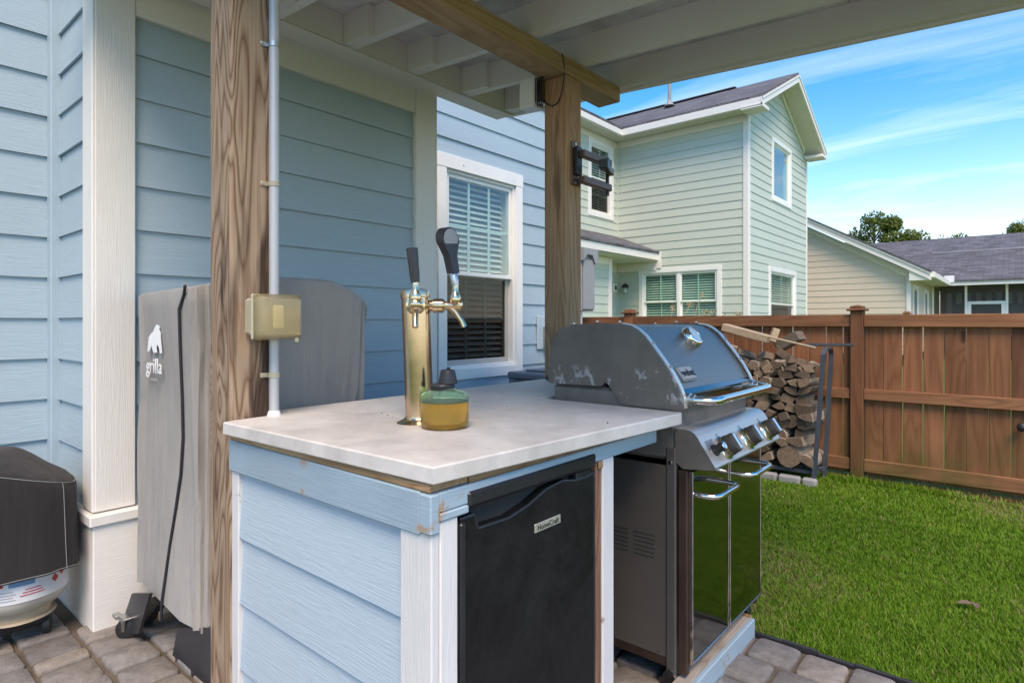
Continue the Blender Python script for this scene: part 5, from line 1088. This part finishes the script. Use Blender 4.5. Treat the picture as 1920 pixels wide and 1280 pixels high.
# ------------------------------------------------------------------ green house
YL, XR, XI = 12.65, -4.31, -7.40; EXG = 0.1803
gh = thing('green_house', 'two storey pale green lap sided house with grey gable roof', 'house', (-7, 15, GZ))
def gb(nm, mat, *a, b=0.006): return cb(nm, M[mat], gh, *a, b=b)
RY = 14.70; ZE = 5.62; ZPK = 6.86; mg = (ZPK-ZE)/(RY-12.24)
w4 = (-6.81, -4.85, 0.55, 2.44); w2 = (14.18, 15.66, 3.98, 5.43); w3 = (13.96, 16.08, 0.75, 2.49); w1 = (11.36, 12.44, 3.62, 5.37)
holes4 = [(w4[0]+.04, w4[1]-.04, w4[2]+.04, w4[3]-.04)]
siding(gh, M['green'], 'y', YL, -1, XI, XR-0.09, 0.3, 5.38, 0.16, EXG, holes=holes4)
h23 = [(w[0]+.04, w[1]-.04, w[2]+.04, w[3]-.04) for w in (w2, w3)]
siding(gh, M['green'], 'x', XR, 1, YL+0.10, 17.05, 0.3, 6.80, 0.16, EXG, holes=h23, gable=(RY, ZPK-0.16, mg, mg))
siding(gh, M['green'], 'x', XI, 1, 5.8, YL, 0.3, 5.38, 0.16, EXG, holes=[(w1[0]+.04, w1[1]-.04, w1[2]+.04, w1[3]-.04)])
bk = MB(); bk.box(XI-0.5, XI-0.02, 5.8, 17.1, 0, 0.1); bk.box(XI-6, XR-0.03, 17.05, 17.10, GZ, 5.5); bk.build('rear_wall', M['green'], gh)
gb('corner_board', 'white', XR-0.09, XR+0.024, YL-0.032, YL-0.004, GZ, 5.52); gb('corner_board', 'white', XR-0.004, XR+0.026, YL-0.0035, YL+0.10, GZ, 5.52); gb('corner_board', 'white', XR-0.004, XR+0.026, 17.03, 17.12, GZ, 5.70)
gb('frieze_board', 'whiteh', XI+0.02, XR-0.091, YL-0.030, YL, 5.37, 5.52); gb('frieze_board', 'whiteh', XI, XI+0.030, 5.8, YL-0.031, 5.37, 5.52); gb('corner_trim', 'green', XI+0.001, XI+0.045, YL-0.045, YL-0.001, 0.3, 5.37)
gb('soffit', 'soffit', XI+0.005, XR+0.43, 12.26, YL+0.02, 5.522, 5.535); gb('soffit', 'soffit', XI, XI+0.33, 5.6, 12.258, 5.522, 5.535)
gb('gutter', 'whiteh', XI+0.34, XR+0.44, 12.17, 12.255, 5.50, 5.65); gb('gutter', 'whiteh', XI+0.335, XI+0.42, 5.6, 12.169, 5.50, 5.65)
def roofslab(nm, mat, pts, t=0.06):
    vs = [tuple(p) for p in pts] + [(p[0], p[1], p[2]-t) for p in pts]; n = len(pts)
    return MB().add(vs, [tuple(range(n)), tuple(range(n, 2*n))] + [(i, (i+1) % n, n+(i+1) % n, n+i) for i in range(n)]).build(nm, mat, gh if nm[0] != '_' else None)
XO = XR + 0.44
roofslab('roof', M['shx'], [(XI-3.5, 12.18, 5.70), (XO, 12.18, 5.70), (XO, RY, ZPK+0.06), (XI-3.5, RY, ZPK+0.06)]); roofslab('roof', M['shx'], [(XI-3.5, 17.25, 5.70), (XO, 17.25, 5.70), (XO, RY, ZPK+0.06), (XI-3.5, RY, ZPK+0.06)])
roofslab('roof', M['shy'], [(XI+0.42, 5.5, 5.69), (XI+0.42, 12.18, 5.69), (XI-1.2, 13.0, 6.05), (XI-1.2, 5.5, 6.05)])
gb('ridge_cap', 'shx', XI-3.5, XO-1.4, RY-0.12, RY+0.12, ZPK+0.045, ZPK+0.072)
for sgn in (-1, 1):
    yo = 12.16 if sgn < 0 else 17.27
    for (xa, xb, dz0, dz1, nm, mt) in ((XO-0.02, XO+0.012, -0.22, -0.062, 'rake_board', 'whiteh'), (XO+0.002, XO+0.028, -0.10, -0.061, 'rake_trim', 'whiteh'), (XR+0.019, XR+0.045, -0.33, -0.225, 'frieze_board', 'whiteh')):
        inset_ = 0.45 if nm == 'frieze_board' else 0
        za, zb_ = 5.70+dz0+inset_*mg, ZPK+0.06+dz0; hh = dz1-dz0; ya = yo - sgn*inset_*1.0
        MB().add([(xa, ya, za), (xb, ya, za), (xb, RY, zb_), (xa, RY, zb_), (xa, ya, za+hh), (xb, ya, za+hh), (xb, RY, zb_+hh), (xa, RY, zb_+hh)], [(0,1,2,3),(4,7,6,5),(0,4,5,1),(1,5,6,2),(2,6,7,3),(3,7,4,0)]).build(nm, M[mt], gh)
    za, zb_ = 5.70-0.21, ZPK+0.06-0.21
    nsp = 14
    for k in range(nsp):
        u0, u1 = k/nsp, (k+0.985)/nsp; ya, yb_2 = yo+(RY-yo)*u0, yo+(RY-yo)*u1; z0_, z1_ = za+(zb_-za)*u0, za+(zb_-za)*u1
        MB().add([(XR+0.02, ya, z0_), (XO-0.021, ya, z0_), (XO-0.021, yb_2, z1_), (XR+0.02, yb_2, z1_), (XR+0.02, ya, z0_+0.012), (XO-0.021, ya, z0_+0.012), (XO-0.021, yb_2, z1_+0.012), (XR+0.02, yb_2, z1_+0.012)], [(0,1,2,3),(4,7,6,5),(0,4,5,1),(1,5,6,2),(2,6,7,3),(3,7,4,0)]).build('soffit_panel', M['soffit'], gh)
    gb('eave_return', 'whiteh', XR+0.02, XO+0.011, min(yo, yo-sgn*0.42), max(yo, yo-sgn*0.42), 5.46, 5.535)
window(gh, 'y', YL, -1, *w4, cw=0.10, units=2, cols=2, rows=1, glass='glassg', low='glassg', slats=0.055, midz=0.60)
window(gh, 'x', XR, 1, *w2, cw=0.10, units=1, cols=1, rows=1, glass='glassg', low='glassg', slats=0.055, single=True)
window(gh, 'x', XR, 1, *w3, cw=0.12, units=1, cols=2, rows=1, glass='glassg', low='screenglass', slats=0.055, midz=0.5)
window(gh, 'x', XI, 1, *w1, cw=0.11, units=1, cols=2, rows=2, glass='glass', low='screenglass', slats=0.055, midz=0.5)
# porch roof in the inner corner
PXe = -6.33
roofslab('porch_roof', M['shy'], [(XI+0.01, 5.6, 3.27), (PXe+0.06, 5.6, 2.82), (PXe+0.06, YL-0.03, 2.82), (XI+0.01, YL-0.03, 3.27)], 0.04)
gb('porch_fascia', 'whiteh', PXe, PXe+0.035, 5.6, YL-0.032, 2.62, 2.775); gb('porch_ceiling', 'soffit', XI+0.02, PXe-0.001, 5.6, YL-0.032, 2.60, 2.615); gb('porch_end_board', 'whiteh', PXe-0.02, PXe+0.10, YL-0.060, YL-0.033, 2.44, 2.82)
gb('porch_header', 'whiteh', XI+0.046, PXe-0.021, YL-0.058, YL-0.034, 2.40, 2.599); gb('porch_header', 'whiteh', XI+0.019, XI+0.045, 5.8, YL-0.06, 2.40, 2.599)
qx = at(1144, 550, Y=11.2).x; siding(gh, M['green'], 'x', qx, 1, 5.8, 11.12, 0.3, 2.44, 0.16, EXG); gb('corner_board', 'white', qx-0.02, qx+0.03, 11.10, 11.24, GZ, 2.598); gb('porch_header', 'whiteh', qx-0.02, qx+0.028, 5.8, 11.099, 2.44, 2.598); gb('porch_return', 'green', XI+0.02, qx-0.021, 11.20, 11.225, GZ, 2.598)
lm = thing('porch_light', 'black wall lantern on the green house porch', 'wall lamp', at(1175, 545, Y=YL-0.05)); pl = at(1175, 541, Y=YL-0.05)
cb('mount_plate', M['green'], lm, pl.x-0.13, pl.x+0.13, YL-0.030, YL-0.018, pl.z-0.18, pl.z+0.18); MB().lathe([(0.09, 0), (0.08, 0.05), (0.03, 0.09), (0, 0.1)], (pl.x, YL-0.12, pl.z+0.02), n=16).build('hood', M['blackpl'], lm, 40); MB().lathe([(0.055, 0), (0.075, 0.14)], (pl.x, YL-0.12, pl.z-0.125), n=16).build('glass_shade', M['glass'], lm, 40); MB().tube([(pl.x, YL-0.03, pl.z+0.05), (pl.x, YL-0.09, pl.z+0.08), (pl.x, YL-0.12, pl.z+0.08)], 0.015, 8).build('arm', M['blackpl'], lm, 40)
MB().lathe([(0.03, 0), (0.045, 0.05), (0.02, 0.1), (0, 0.105)], (pl.x, YL-0.12, pl.z-0.10), n=12).build('bulb', M['whitedial'], lm, 40)
pb_ = at(1153, 540, X=XI+0.03); dbm = thing('door_bell', 'white door bell on the green porch wall', 'door bell', (XI+0.02, pb_.y, pb_.z)); cb('case', M['pvc'], dbm, XI+0.0185, XI+0.045, pb_.y-0.09, pb_.y+0.09, pb_.z-0.1, pb_.z+0.1, b=0.01); cb('button', M['blackpl'], dbm, XI+0.0455, XI+0.052, pb_.y-0.03, pb_.y+0.05, pb_.z-0.04, pb_.z+0.06, b=0.004)
vt = at(1255, 205, Y=14.0); zr_ = 5.70 + (14.0-12.18)*mg; vb = MB(); vb.tube([(vt.x, 14.0, zr_), (vt.x+0.01, 14.0, zr_+0.72)], 0.045, 10); vb.lathe([(0.14, 0), (0.06, 0.10), (0.05, 0.14)], (vt.x, 14.0, zr_), n=12)
one('vent_pipe', vb, 'thin grey vent pipe standing on the green house roof', 'vent pipe', M['boxgrey'], smooth=40)
# ------------------------------------------------------------------ tan house
YT, XT = 20.0, -2.37; th_ = thing('tan_house', 'single storey tan sided house with screened porch and grey roof', 'house', (-3, 24, GZ))
def tb_(nm, mat, *a, b=0.006): return cb(nm, M[mat], th_, *a, b=b)
mt_ = (4.17-2.70)/(4.99-2.458); apx = -9.0; zpx = 2.64 + (XT-apx)*mt_
siding(th_, M['tan'], 'y', YT, -1, -9.0, XT-0.07, 0.3, 6.6, 0.2, 0.1803, gable=(apx, zpx, 5.0, mt_))
siding(th_, M['tan'], 'x', XT, 1, YT+0.08, 25.2, 0.3, 2.62, 0.2, 0.1803, holes=[(20.75, 21.75, 0.55, 2.25), (23.35, 24.35, 0.55, 2.25)])
tb_('corner_board', 'white', XT-0.07, XT+0.03, YT-0.035, YT-0.003, GZ, 2.68); tb_('corner_board', 'white', XT, XT+0.03, YT-0.0025, YT+0.10, GZ, 2.68)
def tp_(nm, mat, poly, y0, y1): return MB().prism(poly, 'y', y0, y1).build(nm, M[mat], th_)
ex, ez = XT+0.50, 2.64-0.50*mt_
tp_('rake_board', 'whiteh', [(ex, ez+0.03), (apx, zpx+0.03), (apx, zpx+0.26), (ex, ez+0.26)], YT-0.33, YT-0.295); tp_('rake_trim', 'whiteh', [(ex+0.03, ez+0.17), (apx, zpx+0.18), (apx, zpx+0.27), (ex+0.03, ez+0.27)], YT-0.36, YT-0.331); tp_('rake_soffit', 'soffit', [(XT+0.02, 2.64-0.03), (apx, zpx-0.0), (apx, zpx+0.02), (XT+0.02, 2.64-0.01)], YT-0.294, YT-0.034); tp_('frieze_board', 'whiteh', [(XT-0.07, 2.50), (apx, zpx-0.16), (apx, zpx-0.003), (XT-0.07, 2.66)], YT-0.033, YT-0.019)
tp_('roof', 'shy', [(ex+0.03, ez+0.275), (apx, zpx+0.275), (apx-3, zpx-1), (apx-3, zpx-1.06), (apx, zpx+0.215), (ex+0.03, ez+0.215)], YT-0.37, 33.5)
tp_('eave_return', 'whiteh', [(XT+0.031, ez+0.02), (ex+0.02, ez+0.02), (ex+0.02, ez+0.21), (XT+0.031, 2.70)], YT-0.292, YT-0.0); tb_('eave_soffit_end', 'soffit', XT+0.031, ex, YT-0.0, YT+0.02, ez+0.09, ez+0.12); tb_('eave_soffit', 'soffit', XT, ex, YT-0.02, 25.2, ez+0.10, ez+0.12); tb_('gutter', 'whiteh', ex+0.001, ex+0.10, YT-0.20, 24.65, ez+0.09, ez+0.24); tb_('wall_frieze', 'whiteh', XT, XT+0.035, YT+0.101, 25.2, 2.42, ez+0.099)
for w in ((20.70, 21.80, 0.5, 2.30), (23.30, 24.40, 0.5, 2.30)): window(th_, 'x', XT, 1, *w, cw=0.09, units=1, cols=1, rows=1, glass='screenglass', low='screenglass', midz=0.42)
YP = 25.2; hz_ = at(1811, 531, Y=YP).z; xs = [at(q, 560, Y=YP).x for q in (1811, 1888)]
tb_('porch_beam', 'whiteh', XT, 9.0, YP-0.03, YP+0.12, hz_, ez+0.115); tb_('gutter', 'whiteh', ex+0.001, 9.0, 24.66, 24.76, ez+0.09, ez+0.24); tb_('porch_soffit', 'soffit', ex-0.2, 9.0, 24.761, YP-0.031, ez+0.12, ez+0.135)
tp2 = MB().add([(ex-1.2, 24.62, ez+0.27), (9.0, 24.62, ez+0.27), (9.0, 28.0, ez+1.52), (ex-3.9, 28.0, ez+1.52), (ex-1.2, 24.62, ez+0.21), (9.0, 24.62, ez+0.21), (9.0, 28.0, ez+1.46), (ex-3.9, 28.0, ez+1.46)], [(0,1,2,3),(4,7,6,5),(0,4,5,1),(1,5,6,2),(2,6,7,3),(3,7,4,0)]).build('porch_roof', M['shx'], th_)
MB().add([(ex-4.4, 27.6, 3.55), (11.0, 27.6, 3.55), (11.0, 31.3, 4.80), (ex-4.4, 31.3, 4.80), (ex-4.4, 27.6, 3.49), (11.0, 27.6, 3.49), (11.0, 31.3, 4.74), (ex-4.4, 31.3, 4.74)], [(0,1,2,3),(4,7,6,5),(0,4,5,1),(1,5,6,2),(2,6,7,3),(3,7,4,0)]).build('main_roof', M['shx'], th_)
tb_('ridge_flashing', 'boxgrey', -2.6, 9.0, 27.9, 28.08, ez+1.49, ez+1.545); tb_('downspout_box', 'pvc', at(1770, 515, Y=24.6).x, at(1789, 515, Y=24.6).x, 24.60, 24.70, ez+0.20, ez+0.42)
for x in [XT+0.06] + xs + [2.4, 4.4]: tb_('porch_post', 'pvc', x-0.035, x+0.035, YP+0.02, YP+0.09, GZ, hz_)
dz_ = at(1815, 565, Y=YP).z
tb_('screen_door', 'pvc', xs[0]+0.036, xs[1]-0.036, YP+0.03, YP+0.07, dz_-0.10, dz_); tb_('screen_door', 'pvc', xs[0]+0.036, xs[0]+0.14, YP+0.03, YP+0.07, GZ, dz_-0.101); tb_('screen_door', 'pvc', xs[1]-0.14, xs[1]-0.036, YP+0.03, YP+0.07, GZ, dz_-0.101)
for (a, b) in ((XT+0.1, xs[0]-0.036), (xs[0]+0.036, xs[1]-0.036), (xs[1]+0.036, 2.36), (2.44, 4.36)): MB().add([(a, YP+0.055, GZ), (b, YP+0.055, GZ), (b, YP+0.055, hz_), (a, YP+0.055, hz_)], [(0, 1, 2, 3)]).build('insect_screen', M['mesh'], th_)
tb_('porch_wall', 'room', XT, 9.0, 28.4, 28.45, GZ, 2.7); tb_('porch_ceiling', 'room', XT, 9.0, YP+0.13, 28.4, 2.66, 2.70); tb_('porch_side', 'tan', XT-0.03, XT-0.01, YP, 28.4, GZ, 2.7)
x = at(1775, 560, Y=28.0).x; k = 0
while x < 5.0:
    w = (0.16, 0.13)[k % 2]; tb_('curtain_stripe', 'curtaind' if k % 2 else 'curtain', x, x+w, 28.0+0.03*math.sin(k*1.9), 28.03+0.03*math.sin(k*1.9), 0.3, 2.32); x += w+0.002; k += 1
tb_('curtain_rod', 'blackpl', at(1770, 560, Y=27.97).x, 5.0, 27.95, 27.97, 2.32, 2.36)
for (a, b) in ((1790, 1812), (1818, 1884), (1889, 1990)): tb_('porch_screen_panel', 'curtaind', at(a, 560, Y=26.4).x, at(b, 560, Y=26.4).x, 26.4, 26.43, 0.2, at(1800, 570, Y=26.4).z)
# ------------------------------------------------------------------ trees beyond the roofs
def tree(px, py_top, dd, rad, hgt, label, nleaf, seed, dens=1.0):
    r_ = random.Random(seed); topz = at(px, py_top, d=dd).z; c = at(px, 600, d=dd); tr = thing('tree', label, 'tree', (c.x, c.y, GZ), 'trees beyond the tan roof')
    tm = MB(); tm.tube([(c.x, c.y, GZ), (c.x+0.1, c.y, topz*0.35), (c.x-0.1, c.y+0.1, topz*0.65), (c.x, c.y, topz*0.93)], [0.28, 0.22, 0.15, 0.04], 8); clumps = []
    for k in range(44):
        a = r_.uniform(0, 6.28); z = topz - hgt*r_.random()**0.8; q = (topz-z)/hgt; rr_ = rad*(0.35+0.65*math.sin(min(1, q*1.3)*1.9))*r_.uniform(0.25, 1.0)
        p = Vector((c.x+math.cos(a)*rr_, c.y+math.sin(a)*rr_, z-0.25)); clumps.append((p, r_.uniform(0.55, 1.05)))
        tm.tube([(c.x, c.y, max(1, z-rr_*0.8-0.4)), (c.x+math.cos(a)*rr_*0.5, c.y+math.sin(a)*rr_*0.5, z-0.5), p], [0.07, 0.04, 0.015], 5)
    tm.build('trunk', M['bark'], tr, 60); vs = []; fs = []
    for i in range(nleaf):
        p, s_ = clumps[r_.randrange(len(clumps))]; v = Vector((r_.gauss(0, 1), r_.gauss(0, 1), r_.gauss(0, 0.7))).normalized()*s_*(r_.random()**0.4); q = p+v
        a = Vector((r_.gauss(0, 1), r_.gauss(0, 1), r_.gauss(0, 1))).normalized(); b = a.orthogonal().normalized(); l = r_.uniform(0.09, 0.17); o = len(vs)
        vs += [q-a*l, q+b*l*0.5, q+a*l, q-b*l*0.5]; fs.append((o, o+1, o+2, o+3))
    me = MB(); me.v = [tuple(q) for q in vs]; me.f = fs; me.mi = [0]*len(fs); cw_ = me.build('crown', M['leaf'], tr)
tree(1640, 412, 46, 3.2, 4.2, 'leafy green tree top rising behind the tan rake', 30000, 1); tree(1790, 442, 52, 1.7, 4.0, 'small round tree top peeping over the dark grey roof ridge', 13000, 2); tree(1918, 420, 50, 1.0, 3.5, 'narrow tree top beyond the right end of the grey roof', 7000, 3)
tree(1712, 455, 60, 0.8, 2.0, 'tiny tree top showing beside the tan rake end', 2500, 4)
# ------------------------------------------------------------------ grass blades, stems and leaf litter
rng = np.random.default_rng(4)
def blades(npts, x0, x1, y0, y1, hmin, hmax, keep=None):
    x = rng.uniform(x0, x1, npts); y = rng.uniform(y0, y1, npts)
    if keep is not None: k = keep(x, y); x, y = x[k], y[k]
    return x, y
def patch(x, y): return (np.sin(x*2.1+1.3*y+0.6)+np.sin(3.7*y-1.1*x+2.0)+np.sin(5.3*x+0.7*y+4.4)*0.7+np.sin(7.9*y+6.1*x)*0.5)/3.2
xs_, ys_ = [], []
for (n_, a, b, c, d) in ((120000, -1.3, 1.1, 2.385, 3.4), (110000, -1.9, 1.4, 3.3, 4.3), (70000, -2.6, 1.6, 4.2, 5.25), (5000, -2.6, 2.4, 5.33, 6.4)):
    x, y = rng.uniform(a, b, n_), rng.uniform(c, d, n_); xs_.append(x); ys_.append(y)
x = np.concatenate(xs_); y = np.concatenate(ys_); pt = patch(x, y)
fine = np.sin(x*31+np.sin(y*23)*2)*np.sin(y*29+np.sin(x*17)*2)
bare = (pt > 0.50) & (rng.random(len(x)) < 0.55); x, y, pt, fine = x[~bare], y[~bare], pt[~bare], fine[~bare]
k = len(x); ht = rng.uniform(0.012, 0.030, k)*(1.0-0.35*np.clip(pt, 0, 1)+0.25*np.clip(fine, 0, 1)); edge = (y > 5.12) & (y < 5.26); ht = np.where(edge, ht*1.9, ht)
an = rng.uniform(0, 2*np.pi, k); wd = rng.uniform(0.0011, 0.0019, k)*(1+0.25*(y-2.4)); ln = rng.uniform(0.15, 1.1, k)*ht; la = an + rng.uniform(-0.6, 0.6, k) + np.pi/2
cx_, cy_ = np.cos(an)*wd, np.sin(an)*wd; lx, ly = np.cos(la)*ln, np.sin(la)*ln; z0 = np.full(k, GZ+0.001)
V = np.empty((k, 5, 3)); V[:, 0] = np.stack([x-cx_, y-cy_, z0], 1); V[:, 1] = np.stack([x+cx_, y+cy_, z0], 1); V[:, 2] = np.stack([x+cx_*0.8+lx*0.4, y+cy_*0.8+ly*0.4, z0+ht*0.62], 1); V[:, 3] = np.stack([x-cx_*0.8+lx*0.4, y-cy_*0.8+ly*0.4, z0+ht*0.62], 1); V[:, 4] = np.stack([x+lx, y+ly, z0+ht], 1)
me = bpy.data.meshes.new('grass'); me.vertices.add(k*5); me.vertices.foreach_set('co', V.reshape(-1))
b0 = (np.arange(k)*5)[:, None]; tri = np.concatenate([b0+0, b0+1, b0+2, b0+0, b0+2, b0+3, b0+3, b0+2, b0+4], 1).reshape(-1)
me.loops.add(k*9); me.loops.foreach_set('vertex_index', tri.astype(np.int32)); me.polygons.add(k*3); me.polygons.foreach_set('loop_start', np.arange(0, k*9, 3, dtype=np.int32)); me.polygons.foreach_set('loop_total', np.full(k*3, 3, dtype=np.int32))
tone = np.clip(rng.normal(0.40, 0.16, k)+0.14*pt+0.10*fine, 0, 0.74); dry = rng.random(k) < np.clip(0.06+0.75*np.clip(pt-0.12, 0, 1), 0, 0.7); tone = np.where(dry, rng.uniform(0.76, 1.0, k), tone)
at_ = me.attributes.new('tone', 'FLOAT', 'POINT'); at_.data.foreach_set('value', np.repeat(tone, 5).astype(np.float32)); me.update(); me.validate()
me.materials.append(M['blade']); go = bpy.data.objects.new('grass', me); COL.objects.link(go); go['kind'] = 'stuff'; tag(go, 'short bright green grass with dry patches covering the yard', 'grass')
lf = MB(); p = at(1810, 1140, Z=-0.01); 
for (dx, dy, a, s_) in ((0, 0, 0.3, 0.034), (0.035, 0.012, 1.9, 0.026)):
    c, q = math.cos(a), math.sin(a); sh = [(-1, 0, 0), (-0.4, 0.45, 0.25), (0.3, 0.5, 0.35), (1, 0, 0.15), (0.3, -0.45, 0.3), (-0.4, -0.4, 0.2)]
    lf.add([(p.x+dx+(u*c-v*q)*s_, p.y+dy+(u*q+v*c)*s_, 0.008+w*s_) for u, v, w in sh], [(0, 1, 2, 3), (0, 3, 4, 5)])
one('dead_leaf', lf, 'curled brown dead leaf lying on the grass', 'leaf', M['deadleaf'])
tg = thing('dry_grass_clump', 'dry straw coloured grass stems standing up behind the fence', 'grass clump', (-2.3, 5.5, GZ))
rs = random.Random(2)
for (px, py, px2) in ((1283, 566, 1295), (1262, 573, 1262), (1300, 548, 1318), (1322, 581, 1340), (1310, 582, 1325), (1372, 585, 1385), (1352, 588, 1360)):
    a = at(px2, py, Y=5.62); b_ = at(px-8, 640, Y=5.56); mid = (a+b_)/2; MB().tube([(b_.x, b_.y, GZ), (b_.x+0.01, b_.y, 0.6), (mid.x, mid.y, (1.15+a.z)/2), a], [0.004, 0.0035, 0.003, 0.004], 5).build('stem', M['straw'], tg)
    hd = MB(); 
    for k in range(9): q = a + Vector((rs.uniform(-0.05, 0.03), rs.uniform(-0.01, 0.01), rs.uniform(-0.05, 0.01))); hd.tube([a - Vector((0.02, 0, 0.03)), q], [0.002, 0.004], 4)
    hd.build('seed_head', M['straw'], tg)
